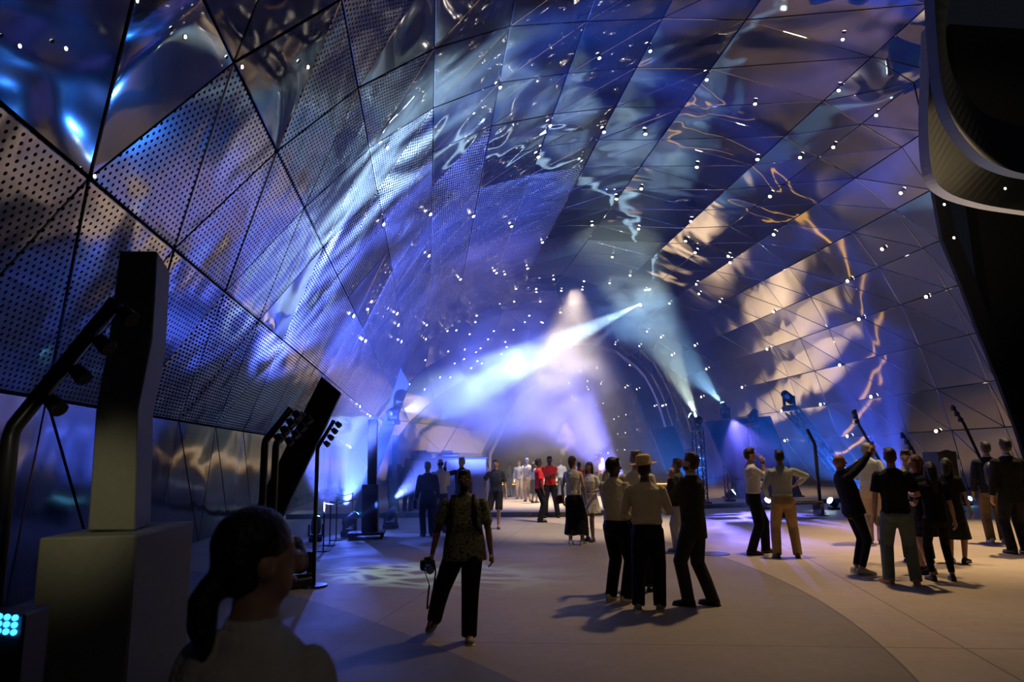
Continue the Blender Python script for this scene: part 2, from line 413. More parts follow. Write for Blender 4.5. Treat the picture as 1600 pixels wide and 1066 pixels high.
def build_strip(i, y_from, y_to, parent, fixed=None, clip=True):
    """triangles between profile lines i and i+1"""
    s = STEPY
    o0 = BASEY + SH[i]; o1 = BASEY + SH[i + 1]
    dsh = (o1 - o0) % s
    k = math.floor((y_from - o0) / s) - 1
    while o0 + k * s < y_to:
        a0 = o0 + k * s; a1 = a0 + s; b0 = a0 + dsh; b1 = b0 + s
        k += 1
        # dsh>0: triangles (a0,a1,b0) and (a1,b1,b0); right wall: dsh==0 with one diagonal
        for tri, up in (((i, a0), (i, a1), (i + 1, b0)), False), (((i, a1), (i + 1, b1), (i + 1, b0)), True):
            pts = []
            for ii, yy in tri:
                lo = START[ii] if clip else -99
                pts.append((ii, min(max(yy, lo), y_to + 2.0) if yy < y_to + .1 or True else yy))
            ys = [p[1] for p in pts]
            if max(ys) < y_from: continue
            if clip:
                if pts[0][1] == pts[1][1] and pts[0][0] == pts[1][0]: continue
                if pts[1][1] == pts[2][1] and pts[1][0] == pts[2][0]: continue
            q = [sect(ii, yy) for ii, yy in pts]
            ar = (q[1] - q[0]).cross(q[2] - q[0]).length / 2
            if ar < .12: continue
            cyy = sum(ys) / 3
            tgt = parent
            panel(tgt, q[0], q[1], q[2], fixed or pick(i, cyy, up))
            cnt[tgt.name] = cnt.get(tgt.name, 0) + 1
        NODEPTS.append((i, a0))
for i in range(NL - 1):
    nm = 'wall_left' if i < 3 else ('ceiling' if i < 10 else 'wall_right')
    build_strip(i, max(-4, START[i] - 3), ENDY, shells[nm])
STEPY = 3.3
for i in range(NL - 1):
    build_strip(i, ENDY + 2.2, 60, far, ST_FINE if i < 9 else ST_WALL, False)
S['panel_counts'] = str(cnt)
STEPY = 2.5
# rim of the far arch
bm = bmesh.new(); tube(bm, [sect(i, 60.0) for i in range(NL)], .16, 8); o = mk('trim_2', bm, mat('rim_steel', (.5, .5, .52), .3, .7)); o['kind'] = 'structure'
# near rim of the vault: dark fascia
bm = bmesh.new()
ed = [sect(i, START[i]) for i in range(3, NL)]
for p, q in zip(ed, ed[1:]):
    r0 = []
    for w in (p, q):
        c = Vector((7.6, w.y, 3)); d = (w - c); d.y = 0; d.normalize(); r0.append([w - d * .03 + Vector((0, -.10, 0)), w + d * .6 + Vector((0, -.10, 0)), w + d * .6 + Vector((0, .04, 0)), w - d * .03 + Vector((0, .04, 0))])
    loft(bm, r0)
o = mk('trim_3', bm, EDGE_DARK); o['kind'] = 'structure'
# inner hall past the far arch
bm = bmesh.new()
for i in range(NL - 1):
    for y in range(60, 96, 6):
        a, b, c, d = sect(i, y), sect(i + 1, y), sect(i + 1, y + 6), sect(i, y + 6)
        vs = [bm.verts.new(p) for p in (a, b, c, d)]; bm.faces.new(vs)
bmesh.ops.remove_doubles(bm, verts=bm.verts, dist=.001)
o = mk('wall_inner_hall', bm, ST_WALL); o['kind'] = 'structure'
bm = bmesh.new(); vs = [sect(i, 95.9) for i in range(NL)]; vs2 = [p + Vector((0, .3, 0)) for p in vs]; loft(bm, [vs, vs2]); o = mk('wall_back', bm, ST_WALL); o['kind'] = 'structure'

# ================================================================ haze
def haze(name, mesh_bm, dens, col=(1, 1, 1), noise=None, aniso=.35, label=None):
    m = bpy.data.materials.new(name); m.use_nodes = True; nt = m.node_tree; nt.nodes.clear(); L = nt.links.new
    out = nt.nodes.new('ShaderNodeOutputMaterial'); vs = nt.nodes.new('ShaderNodeVolumeScatter')
    vs.inputs['Color'].default_value = (*col, 1); vs.inputs['Density'].default_value = dens; vs.inputs['Anisotropy'].default_value = aniso
    L(vs.outputs[0], out.inputs['Volume'])
    if noise:
        tc = nt.nodes.new('ShaderNodeTexCoord'); nz = nt.nodes.new('ShaderNodeTexNoise'); nz.inputs['Scale'].default_value = noise; nz.inputs['Detail'].default_value = 2.5
        nz.inputs['Distortion'].default_value = .6
        L(tc.outputs['Object'], nz.inputs['Vector'])
        ln = nt.nodes.new('ShaderNodeVectorMath'); ln.operation = 'LENGTH'; L(tc.outputs['Object'], ln.inputs[0])
        fa = nt.nodes.new('ShaderNodeMapRange'); fa.inputs['From Min'].default_value = 1; fa.inputs['From Max'].default_value = .25; fa.inputs['To Min'].default_value = 0; fa.inputs['To Max'].default_value = 1
        L(ln.outputs['Value'], fa.inputs['Value'])
        mr = nt.nodes.new('ShaderNodeMapRange'); mr.inputs['From Min'].default_value = .42; mr.inputs['From Max'].default_value = .68; mr.inputs['To Max'].default_value = dens
        L(nz.outputs['Fac'], mr.inputs['Value'])
        mu = nt.nodes.new('ShaderNodeMath'); mu.operation = 'MULTIPLY'; L(mr.outputs[0], mu.inputs[0]); L(fa.outputs[0], mu.inputs[1])
        L(mu.outputs[0], vs.inputs['Density'])
    o = mk(name, mesh_bm, m); o['kind'] = 'stuff'
    if label: o['label'] = label
    return o
bm = bmesh.new()
hz = [(20, .16), (20, 5.5), (26, 9), (36, 14.6), (53, 14.6), (53, .16)]
loft(bm, [[Vector((x, y, z)) for y, z in hz] for x in (-4.4, 19.8)]); bmesh.ops.recalc_face_normals(bm, faces=bm.faces)
o = haze('stage_haze', bm, .019, label='thin blue-lit haze filling the far hall'); o['category'] = 'haze'
bm = bmesh.new(); box(bm, (-1.4, 17.4, 1.4), (6.0, 5.0, 2.7))
o = haze('floor_haze', bm, .03, label='low haze in the long blue beam by the dark columns on the left'); o['category'] = 'haze'
def puff(c, s, dens, lab, nz=2.2):
    bm = bmesh.new(); bmesh.ops.create_icosphere(bm, subdivisions=2, radius=1)
    o = haze('smoke_cloud', bm, dens, noise=nz, label=lab); o.location = c; o.scale = s; o['category'] = 'smoke'; return o
PUFFS = [puff((4.2, 31, 4.8), (5.4, 5, 4.2), .6, 'pale lilac smoke cloud low in the middle of the hall'),
         puff(tuple(atY(985, 488, 34)), (3.8, 3.2, 2.0), .8, 'pale smoke bank where the bright beam ends under the ceiling'),
         puff((12.6, 23.0, 2.4), (2.6, 1.5, 2.3), .25, 'blue smoke blown across the leaning truss on the right stage')]

# amber lit edge strip across the far floor (the vault mirrors it)
ea, eb = Vector((15.2, 40.2, STEP)), Vector((1.2, 49.2, STEP))
t = empty('edge_strip', (ea + eb) / 2, math.atan2((eb - ea).y, (eb - ea).x), 'long amber lit edge strip across the far floor behind the crowd', 'light strip')
bm = bmesh.new(); box(bm, (0, 0, .03), ((eb - ea).length, .34, .06), None, .01); mk('strip', bm, mat('amber_strip', (.8, .45, .06), .5, emit=(1, .52, .08), es=2.2), t)

# ================================================================ stage and hall furniture
M_BLK = mat('matt_black', (.012, .012, .014), .55)
M_BLK2 = mat('satin_black', (.02, .02, .024), .3, .2)
M_RUB = mat('black_rubber', (.01, .01, .01), .8)
M_CHROME = mat('chrome', (.7, .7, .72), .12, 1)
M_STONE = mat('olive_grey_stone', (.30, .29, .23), .7, wscale=25)
M_GREYBOX = mat('grey_booth_paint', (.16, .16, .18), .6)
def glow(name, col, s): return mat(name, (.02, .02, .02), .4, emit=col, es=s)
G_ICE = glow('ice_lens', (.7, .93, 1), 60); G_CYAN = glow('cyan_lens', (.12, .6, 1), 40); G_STAR = glow('warm_pin_lamp', (1, .86, .66), 16)
G_BLUE = glow('blue_led', (.03, .35, 1), 5)

# --- where a sight line leaves the vault
def inside(x, z, sec):
    c = False; n = len(sec); j = n - 1
    for i in range(n):
        xi, zi = sec[i]; xj, zj = sec[j]
        if (zi > z) != (zj > z) and x < (xj - xi) * (z - zi) / (zj - zi) + xi: c = not c
        j = i
    return c
def hit_vault(px, py):
    d = ray(px, py); o = Vector((0, 0, CAMZ)); y = 5.0; last = None
    while y < 94:
        p = o + d * (y / d.y)
        sec = [(q.x, q.z) for q in (sect(i, y) for i in range(NL))]
        if not inside(p.x, p.z, sec): break
        last = p; y += .1
    return last
STARS = [(20,71),(93,75),(281,56),(139,275),(205,0),(371,103),(475,103),(601,229),(596,349),(779,134),(858,194),(840,243),(943,204),(935,88),(1015,77),(1104,122),
 (1180,160),(1317,59),(1311,139),(1370,178),(1303,228),(1251,244),(1184,247),(1089,259),(1080,344),(1008,207),(963,309),(1002,293),(998,356),(670,333),(738,336),(798,352),(847,377),
 (668,398),(1204,305),(1210,365),(1380,388),(1409,300),(1139,399),(1142,409),(1072,375),(1087,393),(1210,486),(1126,470),(1089,443),(1093,458),(1047,473),(1009,452),(1326,438),(1449,463),(1344,498),(1314,570),(1200,545),
 (1087,539),(1051,554),(1161,605),(1097,620),(1105,576),(1284,632),(1363,620),(1465,674),(1326,682),(1223,642),(1228,689),(985,429),(953,441),(925,350),(957,400),(865,435),(877,453),(910,451),(838,455),(803,470),(788,427),(771,421),(775,425),(824,418),(718,435),(806,450),(780,473),(844,470),
 (827,492),(820,502),(848,503),(876,487),(742,502),(712,515),(744,492),(665,507),(664,529),(625,533),(620,507),(618,489),(568,532),(549,493),(698,516),(663,562),(699,548),(733,521),(709,567),(686,589),(702,589),(638,600),(662,608),(743,549),(771,516),(762,529),(791,541),(783,552),(802,514),(840,550),(846,502),
 (870,530),(893,541),(912,521),(940,600),(960,655),(933,575),(978,605),(1000,540),(1012,517),(1034,526),(962,537),(985,570),(996,608),(943,630),(1024,634),(1036,634),(920,608),(979,648),(978,676),(900,625),(890,598),(977,703),(1089,700),(951,708),(908,580),
 (560,635),(576,650),(545,699),(600,652),(724,560),(735,574),(750,543),(789,533),(745,563),(816,565),(827,569),(725,545),(752,567),(676,545)]
star_me = None
for k, (sx_, sy_) in enumerate(STARS):
    p = hit_vault(sx_, sy_)
    if p is None: continue
    i_in = Vector((8, p.y - 3, 3)) - p; i_in.normalize()
    r = min(.07, .0028 * p.y)
    if star_me is None:
        bm = bmesh.new(); lathe(bm, [(.3, -.6), (1.15, -.55), (1.25, .1), (1.0, .35)], n=10); 
        star_me = bpy.data.meshes.new('pin_spotlight'); bm.to_mesh(star_me); bm.free(); star_me.materials.append(M_BLK)
        bm = bmesh.new(); lathe(bm, [(.95, .3), (.95, .5), (.6, .75), (.1, .85)], n=10)
        lens_me = bpy.data.meshes.new('lens'); bm.to_mesh(lens_me); bm.free(); lens_me.materials.append(G_STAR)
    o = link('pin_spotlight', star_me); o.location = p + i_in * .06; o.scale = (r, r, r)
    o.rotation_euler = i_in.to_track_quat('Z', 'Y').to_euler()
    wh = 'left wall' if p.x < -1.8 else ('right wall' if p.x > 13 else 'ceiling')
    if p.y > 46: wh = 'far end of the vault'
    tag(o, 'tiny warm-white pin lamp set in the mirrored ' + wh, 'lamp', 'pin lamps of the ' + wh)
    c = link('lens', lens_me, o)

# --- black bent monolith on a plinth, close on the left
def quadcols(pts_front, D, depth, side=Vector((0, 0, 0))):
    rings = []
    for (xl, xr, y) in pts_front:
        a = atY(xl, y, D); b = atY(xr, y, D); back = Vector((-.10, depth, 0))
        rings.append([a, b, b + back, a + back])
    return rings
D = 4.4
t = empty('monolith_sculpture', atY(180, 830, D), label='tall kinked slab sculpture standing on a grey stone plinth at far left', cat='sculpture')
bm = bmesh.new(); rg = quadcols([(137, 211, 829), (150, 216, 640), (170, 238, 530), (187, 246, 392)], D, .5)
loft(bm, rg); bmesh.ops.bevel(bm, geom=bm.edges[:], offset=.008, segments=1, affect='EDGES')
bm2 = bm
for v in bm2.verts: v.co -= t.location
mk('slab', bm2, M_STONE, t)
t = empty('plinth', gnd(180, 1066) * 1.0, label='grey stone block plinth under the tall kinked slab, beside the seated-height woman in white', cat='plinth')
t['label'] = 'broad stone plinth carrying the kinked slab sculpture at the left edge'
pa, pb = atY(72, 835, D - .18), atY(222, 833, D - .18); t.location = ((pa.x + pb.x) / 2, D, 0)
bm = bmesh.new(); zt = atY(180, 831, D).z
w = (pb.x - pa.x)
box(bm, (0, .22, zt / 2), (w, .95, zt), None, .012); mk('block', bm, M_STONE, t)
bm = bmesh.new(); box(bm, (0, .22, .03), (w + .06, 1.0, .06), None, .01); mk('base_plate', bm, M_BLK, t)

# --- bent lamp posts with small track heads
def post(base, H, kz, tip, lab, n=4, r=.036, disc=True, grp=None, flip=1, headr=.042):
    """upright to kz, then a straight arm to tip (offset from base)"""
    t = empty('lamp_post', base, label=lab, cat='lamp post', group=grp)
    tip = Vector(tip); k = Vector((tip.x * .0, 0, kz)); 
    bm = bmesh.new()
    tube(bm, [(0, 0, .02), (0, 0, kz - .03), k + (tip - k) * .03, tip], r, 8); mk('pole', bm, M_BLK2, t, True)
    if disc:
        bm = bmesh.new(); lathe(bm, [(.02, .03), (.19, .028), (.2, 0)], n=24); mk('base_disc', bm, M_BLK2, t)
    d = (tip - k); L_ = d.length; dn = d.normalized()
    side = Vector((dn.z, 0, -dn.x)) * flip
    for j in range(n):
        f = (.25 + .7 * j / max(1, n - 1)); q = k + d * f + side * (headr * 2.1)
        bm = bmesh.new(); bdir = (side + dn * -.2 + Vector((0, -.3, 0))).normalized()
        tube(bm, [q - bdir * headr * 1.0, q - bdir * headr * .9, q + bdir * headr * .9, q + bdir * headr], [headr * .5, headr * .85, headr, headr * .9], 10)
        tube(bm, [q - side * headr * 2.1, q - side * headr * .3], headr * .25, 6)
        mk('spot_head', bm, M_BLK, t, False)
    return t
D1 = 3.7; b0 = atY(8, 830, D1); kk = atY(30, 672, D1); tp = atY(182, 470, D1 + .1)
post(Vector((b0.x - .02, D1, 0)), 2.6, kk.z, Vector((tp.x - b0.x + .02, .1, tp.z)), 'nearest black bent lamp post, arm with four spot heads passing behind the slab sculpture', r=.04, headr=.045)
PG = 'bent lamp posts along the left wall'
def post_px(xb, yb, xk, yk, xt, yt, lab, D=None, **k):
    if D is None: g = gnd(xb, yb); D = g.y
    b = atY(xk, yk, D); tpp = atY(xt, yt, D)
    z0 = k.pop('z0', 0)
    o = post(Vector((b.x, D, z0)), 0, b.z - z0, Vector((tpp.x - b.x, 0, tpp.z - z0)), lab, **k); return o
post_px(0, 0, 414, 690, 455, 638, 'bent lamp post left of the leaning black slab, taller of the close pair', 7.1, grp=PG)
post_px(0, 0, 431, 694, 474, 645, 'bent lamp post just in front of the leaning black slab, second of the close pair', 7.5, grp=PG)
post_px(493, 917, 496, 700, 522, 657, 'slim bent lamp post on a round floor disc right of the leaning slab', None, grp=PG, r=.03)
post_px(1283, 806, 1273, 695, 1261, 671, 'thin bent lamp post beside the blue-lit bench at the right', None, n=0, r=.05)
for (a, b_, c_, d_, e_, f_, lab) in ((1398, 760, 1342, 664, 1335, 640, 'thin dark leaning lamp rod behind the bald man raising his arm'),
                                 (1440, 760, 1428, 706, 1408, 676, 'short leaning lamp rod above the man in black polo'),
                                 (1552, 760, 1506, 662, 1487, 633, 'long leaning lamp rod above the man with the backpack')):
    t = empty('lamp_rod', (0, 0, 0), label=lab, cat='lamp rod'); D = 20.4
    p0 = atY(a, b_, D); p1 = atY(c_, d_, D); p2 = atY(e_, f_, D); dirn = (p0 - p1).normalized(); p00 = p0 + dirn * ((p0.z - .0) / -dirn.z); t.location = p00
    bm = bmesh.new(); tube(bm, [p00 - p00, p1 - p00, p2 - p00], .045, 8); mk('rod', bm, M_BLK2, t)
    bm = bmesh.new(); q1, q2 = p1 - p00, p2 - p00
    for f in (.2, .5, .8): lathe(bm, [(.07, -.07), (.08, .06)], tuple(q1.lerp(q2, f) + Vector((-.07, -.05, 0))), 8)
    mk('spot_heads', bm, M_BLK, t)
    bm = bmesh.new(); lathe(bm, [(.2, .03), (.22, 0)], n=16); mk('foot', bm, M_BLK, t)

# --- leaning dark slabs
def slab(name, corners, D, th, m, lab, ytilt=0, zfloor=0.0):
    pts = [atY(x, y, D + ytilt * k) for k, (x, y) in zip((1, 1, 0, 0), corners)]
    c = (pts[2] + pts[3]) / 2
    t = empty(name, (c.x, c.y, zfloor), label=lab, cat='leaning slab')
    # run the sides on down to the floor
    def down(a, b):
        d = b - a; 
        return b + d * ((zfloor - b.z) / d.z) if b.z > zfloor else b
    p2 = down(pts[1], pts[2]); p3 = down(pts[0], pts[3])
    f = [pts[0], pts[1], p2, p3]
    n = (f[1] - f[0]).cross(f[3] - f[0]).normalized()
    if n.y < 0: n = -n
    bm = bmesh.new(); loft(bm, [[p - t.location for p in f], [p + n * th - t.location for p in f]])
    bmesh.ops.bevel(bm, geom=bm.edges[:], offset=.01, segments=1, affect='EDGES')
    mk('panel', bm, m, t)
    bm = bmesh.new(); mid = (p2 + p3) / 2 - t.location; ww = (p2 - p3).length
    box(bm, (mid.x, mid.y + .15, .03), (ww * 1.02, .5, .06), None, .01); mk('foot_plate', bm, M_BLK, t)
    return t
slab('leaning_slab', [(502, 588), (533, 614), (433, 826), (400, 792)], 11.0, .12, M_BLK, 'tall black slab leaning right between the bent lamp posts on the left')
slab('leaning_slab', [(626, 574), (640, 600), (604, 700), (588, 690)], 24.0, .15, M_BLK, 'far leaning slab fading into blue haze behind the dark column on the left')
slab('leaning_slab', [(1101, 659), (1204, 650), (1236, 730), (1142, 748)], 25.5, .15, M_BLK2, 'large dark mirror slab under two moving heads behind the man in dark suit', zfloor=STEP)
slab('leaning_slab', [(1016, 672), (1054, 665), (1080, 735), (1046, 745)], 27.5, .15, M_BLK2, 'smaller dark mirror slab left of the truss tower', zfloor=STEP)

# --- moving heads
def moving_head(loc, aim, lab, s=1.0, lens=G_ICE, grp=None, hang=False):
    t = empty('moving_head', loc, label=lab, cat='stage light', group=grp)
    a = Vector(aim) - Vector(loc); rz = math.atan2(a.y, a.x) - PI / 2; t.rotation_euler = (0, 0, rz)
    pitch = math.atan2(a.z, math.hypot(a.x, a.y))
    bm = bmesh.new(); box(bm, (0, 0, .07 * s), (.36 * s, .36 * s, .14 * s), None, .02 * s); mk('base', bm, M_BLK, t)
    bm = bmesh.new()
    for sx in (-1, 1): box(bm, (sx * .19 * s, 0, .31 * s), (.05 * s, .12 * s, .34 * s), None, .015 * s)
    box(bm, (0, 0, .16 * s), (.42 * s, .14 * s, .05 * s), None, .01 * s); mk('yoke', bm, M_BLK2, t)
    Mh = Matrix.Translation((0, 0, .42 * s)) @ Matrix.Rotation(pitch - PI / 2, 4, 'X')
    bm = bmesh.new(); lathe(bm, [(.06 * s, -.24 * s), (.12 * s, -.2 * s), (.15 * s, -.05 * s), (.14 * s, .1 * s), (.12 * s, .26 * s), (.10 * s, .27 * s)], n=16, M=Mh)
    h = mk('head', bm, M_BLK, t, False)
    bm = bmesh.new(); lathe(bm, [(.1 * s, .262 * s), (.095 * s, .285 * s), (.04 * s, .3 * s)], n=14, M=Mh); mk('lens', bm, lens, h)
    return t
g = gnd(463, 918); moving_head(g, (-4, 14, 5), 'large black moving head on the floor left of the slim lamp post', 1.0, M_BLK2)
g = gnd(493, 846); moving_head(g, (-3, 22, 12), 'small floor moving head with lit top behind the slim lamp post', .8, G_CYAN)
g = gnd(546, 838); moving_head(g, (2.5, 24, 4), 'floor moving head throwing the long blue beam past the dark column', .9, G_CYAN)
moving_head(Vector(RIMP) + Vector((.1, .3, -.42)), atY(700, 618, 30), 'moving head under the far ceiling sending the bright beam down to the left', 1.0)
moving_head(Vector((-1.15, 22.9, 2.98)), (8, 36, 9), 'moving head added on top of the farther slim speaker column', 1.0)  # fixture added to give the blue smoke light a source
moving_head(Vector((-1.0, 19.2, .0)), (4, 29, 4.8), 'added floor moving head behind the wheeled cart feeding the lilac smoke', .9, G_CYAN)  # made-up fixture, an origin for the light on the smoke
# --- trusses
def truss(p0, p1, w, lab, grp=None, bays=8):
    p0 = Vector(p0); p1 = Vector(p1); t = empty('truss_tower', p0, label=lab, cat='truss', group=grp)
    x, y, d = frame_of(p1 - p0); L_ = (p1 - p0).length; cs = [(x * a + y * b) * w / 2 for a, b in ((-1, -1), (1, -1), (1, 1), (-1, 1))]
    for c in cs:
        bm = bmesh.new(); tube(bm, [c, c + d * L_], .028, 6); mk('chord', bm, M_BLK2, t)
    bm = bmesh.new()
    for k in range(bays):
        for j in range(4):
            a = cs[j] + d * L_ * k / bays; b = cs[(j + 1) % 4] + d * L_ * (k + 1) / bays
            tube(bm, [a, b], .014, 5); tube(bm, [a, cs[(j + 1) % 4] + d * L_ * k / bays], .014, 5)
    mk('bracing', bm, M_BLK2, t)
    bm = bmesh.new(); box(bm, (0, 0, .03), (w * 1.7, w * 1.7, .05), None, .01); mk('base_plate', bm, M_BLK, t)
    return t
tA = atY(1090, 674, 23.5); truss((tA.x, tA.y, STEP), tA, .30, 'upright black truss tower right behind the man in dark suit')
moving_head(tA + Vector((0, 0, .01)), (3, 32, 9), 'moving head with white lens on top of the upright truss tower', 1.0)
tB = atY(1177, 668, 24.3); truss((tB.x, tB.y, STEP), tB, .30, 'hazy truss tower in front of the large dark mirror slab')
moving_head(tB + Vector((0, 0, .01)), (16, 26, 7), 'moving head pointing right on top of the hazy truss tower', 1.0, M_BLK2)
tC = atY(1133, 655, 26.0); truss((tC.x, tC.y, STEP), tC, .3, 'truss tower hidden mostly behind the large dark mirror slab')
moving_head(tC + Vector((0, 0, .01)), (12, 30, 9), 'moving head with small lit lens above the large dark mirror slab', .95)
tD0 = atY(1345, 765, 23.0); tD1 = atY(1236, 640, 23.0); tD0.z = STEP
truss(tD0, tD1, .34, 'long truss leaning to the left across the blue smoke', bays=12)
moving_head(tD1 + Vector((-.05, 0, -.05)), (8, 21, 7), 'moving head on the tip of the long leaning truss', 1.1, M_BLK2)
# --- floor wash lights (short cans with a lit lens)
def floor_can(px, py, z, lab, lens, s=1.0, aim=(-.4, -.1, .8), D=None):
    p = gnd(px, py, z) if D is None else Vector((atY(px, py, D).x, D, z)); t = empty('floor_spotlight', (p.x, p.y, z), label=lab, cat='stage light')
    bm = bmesh.new(); box(bm, (0, 0, .04 * s), (.3 * s, .22 * s, .08 * s), None, .01); mk('base', bm, M_BLK, t)
    d = Vector(aim).normalized(); bm = bmesh.new(); c = Vector((0, 0, .22 * s)); tube(bm, [c - d * .14 * s, c - d * .12 * s, c + d * .12 * s, c + d * .15 * s], [.06 * s, .11 * s, .12 * s, .115 * s], 14); h = mk('can', bm, M_BLK, t)
    bm = bmesh.new(); tube(bm, [c + d * .151 * s, c + d * .17 * s], [.1 * s, .08 * s], 14); mk('lens', bm, lens, h)
    return t
floor_can(1071, 752, STEP, 'floor spotlight with a strong cyan flare left of the man in dark suit', G_ICE, 1.2, (-.7, -.3, .6), 25)
floor_can(1139, 758, STEP, 'small cyan floor spotlight at the foot of the large mirror slab', G_CYAN, 1.1, (.7, -.3, .5), 24)
floor_can(1303, 797, 0, 'cyan floor spotlight feeding the blue smoke near the bald man', G_ICE, 1.0, (-.8, -.2, .5))
floor_can(1512, 790, 0, 'tiny blue floor spotlight between the groups at far right', G_CYAN, .8, (.2, -.8, .4))
floor_can(1197, 796, 0, 'low white floor spotlight beside the man in white shirt', G_STAR, 1.0, (.1, -.8, .5))
floor_can(462, 790, 0, 'small cyan floor spotlight at the foot of the leaning black slab', G_CYAN, .8, (.4, -.6, .5), 13)

# --- dark columns and booth on the left
def speaker_column(px0, px1, ytop, D, lab, base=True):
    a = atY(px0, ytop, D); b = atY(px1, ytop, D); w = b.x - a.x; t = empty('speaker_column', ((a.x + b.x) / 2, D, 0), label=lab, cat='speaker')
    H_ = a.z; z0 = .16 if base else 0
    bm = bmesh.new(); box(bm, (0, 0, (H_ + 1.25) / 2), (w, w * 1.1, H_ - 1.25), None, .01); mk('column', bm, M_BLK, t)
    bm = bmesh.new(); box(bm, (-w * .15, 0, (1.25 + z0) / 2), (w * 1.75, w * 1.9, 1.25 - z0), None, .015); sub = mk('subwoofer', bm, M_BLK, t)
    bm = bmesh.new(); box(bm, (-w * .15, -w * .96, (1.25 + z0) / 2), (w * 1.5, .03, 1.0 - z0), None, .005); mk('grille', bm, M_BLK2, sub)
    return t
speaker_column(576, 590, 656, 17.0, 'nearer tall black speaker column standing on the wheeled cart')
speaker_column(613, 621, 680, 23.0, 'farther slim speaker column behind the two figures at the left')
t = empty('wheeled_cart', (atY(573, 830, 17).x, 17.0, 0), label='low black wheeled cart under the nearer speaker column', cat='cart')
bm = bmesh.new(); box(bm, (0, 0, .125), (.85, .7, .06), None, .01); mk('deck', bm, M_BLK, t)
for sx in (-1, 1):
    for sy in (-1, 1):
        bm = bmesh.new(); tube(bm, [(sx * .36 - .02, sy * .28, .055), (sx * .36 + .02, sy * .28, .055)], .055, 12); mk('wheel', bm, M_RUB, t)
g = gnd(690, 806); t = empty('control_booth', (atY(700, 760, 24).x, 24.5, STEP), label='grey control booth with closed front on the platform behind the men talking', cat='booth')
x0 = atY(640, 720, 24).x - t.location.x; x1 = atY(762, 720, 24).x - t.location.x; zt = atY(700, 718, 24).z - STEP
bm = bmesh.new(); box(bm, ((x0 + x1) / 2, .6, zt / 2), (x1 - x0, 1.2, zt), None, .02); mk('counter', bm, M_GREYBOX, t)
bm = bmesh.new(); box(bm, ((x0 + x1) / 2, .6, zt + .03), (x1 - x0 + .1, 1.3, .06), None, .01); mk('top', bm, M_BLK, t)
for xx, wv, hv, lab in ((-.9, .7, .14, 'mixing desk sitting on the left of the grey control booth'), (.0, .8, .12, 'flat controller sitting at the middle of the grey control booth')):
    e = empty('mixing_desk', (t.location.x + xx, 24.9, STEP + zt + .06), label=lab, cat='mixer')
    bm = bmesh.new(); box(bm, (0, 0, hv / 2), (wv, .5, hv), None, .02); h = mk('case', bm, M_BLK, e)
    bm = bmesh.new(); box(bm, (0, .1, hv + .07), (wv * .5, .04, .14), None, .01); mk('screen', bm, M_BLK2, e)
for k, (px, yt, yb) in enumerate(((505, 785, 862), (515, 783, 853), (525, 780, 845), (550, 770, 836))):
    gg = gnd(px, yb); H_ = atY(px, yt, gg.y).z
    t = empty('stanchion', gg, label=['thin black stanchion nearest the slim lamp post', 'second thin stanchion from the slim lamp post', 'third thin stanchion from the slim lamp post', 'thin stanchion beside the wheeled cart'][k], cat='stanchion', group='thin stanchions on the left')
    bm = bmesh.new(); tube(bm, [(0, 0, .01), (0, 0, H_)], .014, 6); mk('post', bm, M_BLK2, t)
    bm = bmesh.new(); lathe(bm, [(.12, .02), (.13, 0)], n=16); mk('foot', bm, M_BLK, t)
    bm = bmesh.new(); tube(bm, [(0, 0, H_ - .02), (.22 if k != 3 else -.25, .1, H_ - .06), (.42, .25, H_ - .02)] if k != 3 else [(0, 0, H_ - .02), (-.2, 0, H_ - .07), (-.4, 0, H_ - .02)], .01, 5); mk('rope', bm, M_BLK, t)
# --- bench at right
g = gnd(1262, 806); D = g.y
t = empty('bench', g, label='low blue-lit frame bench beside the thin bent lamp post', cat='bench')
bm = bmesh.new(); box(bm, (-.25, 0, .40), (1.3, .45, .08), None, .015); mk('seat', bm, ST_DARK, t)
for x in (-.85, .35):
    bm = bmesh.new(); box(bm, (x, 0, .18), (.10, .45, .36), None, .01); mk('leg', bm, ST_DARK, t)
# dark low deck boxes along the far right
for k, (x0, x1, yb, h, lab) in enumerate(((1330, 1372, 800, .5, 'low black flight case behind the bald man'), (1462, 1498, 812, 1.75, 'tall black flight case behind the women in black dresses'))):
    a = gnd(x0, yb); b = gnd(x1, yb); t = empty('flight_case', (a + b) / 2, label=lab, cat='flight case')
    w = (b - a).length; bm = bmesh.new(); box(bm, (0, 0, h / 2), (w, .6, h), None, .02); mk('case', bm, M_BLK, t)
    bm = bmesh.new(); box(bm, (0, -.305, h * .75), (w * .96, .02, .03)); mk('latch_rail', bm, M_CHROME, t)
g = gnd(1490, 800); t = empty('hoop_chair', g, label='chrome hoop-backed chair rising behind the dark-haired women', cat='chair')
bm = bmesh.new(); rr = .42; pts = [(math.cos(PI * k / 12) * rr, 0, 1.35 + math.sin(PI * k / 12) * rr) for k in range(13)]
tube(bm, [(rr, 0, .4)] + pts + [(-rr, 0, .4)], .03, 8); mk('hoop', bm, M_CHROME, t, True)
bm = bmesh.new(); lathe(bm, [(.4, .38), (.42, .45), (.36, .5)], n=20); mk('seat', bm, M_BLK, t)
bm = bmesh.new(); tube(bm, [(0, 0, 0), (0, 0, .4)], .05, 8); lathe(bm, [(.3, .03), (.32, 0)], n=18); mk('pedestal', bm, M_CHROME, t)
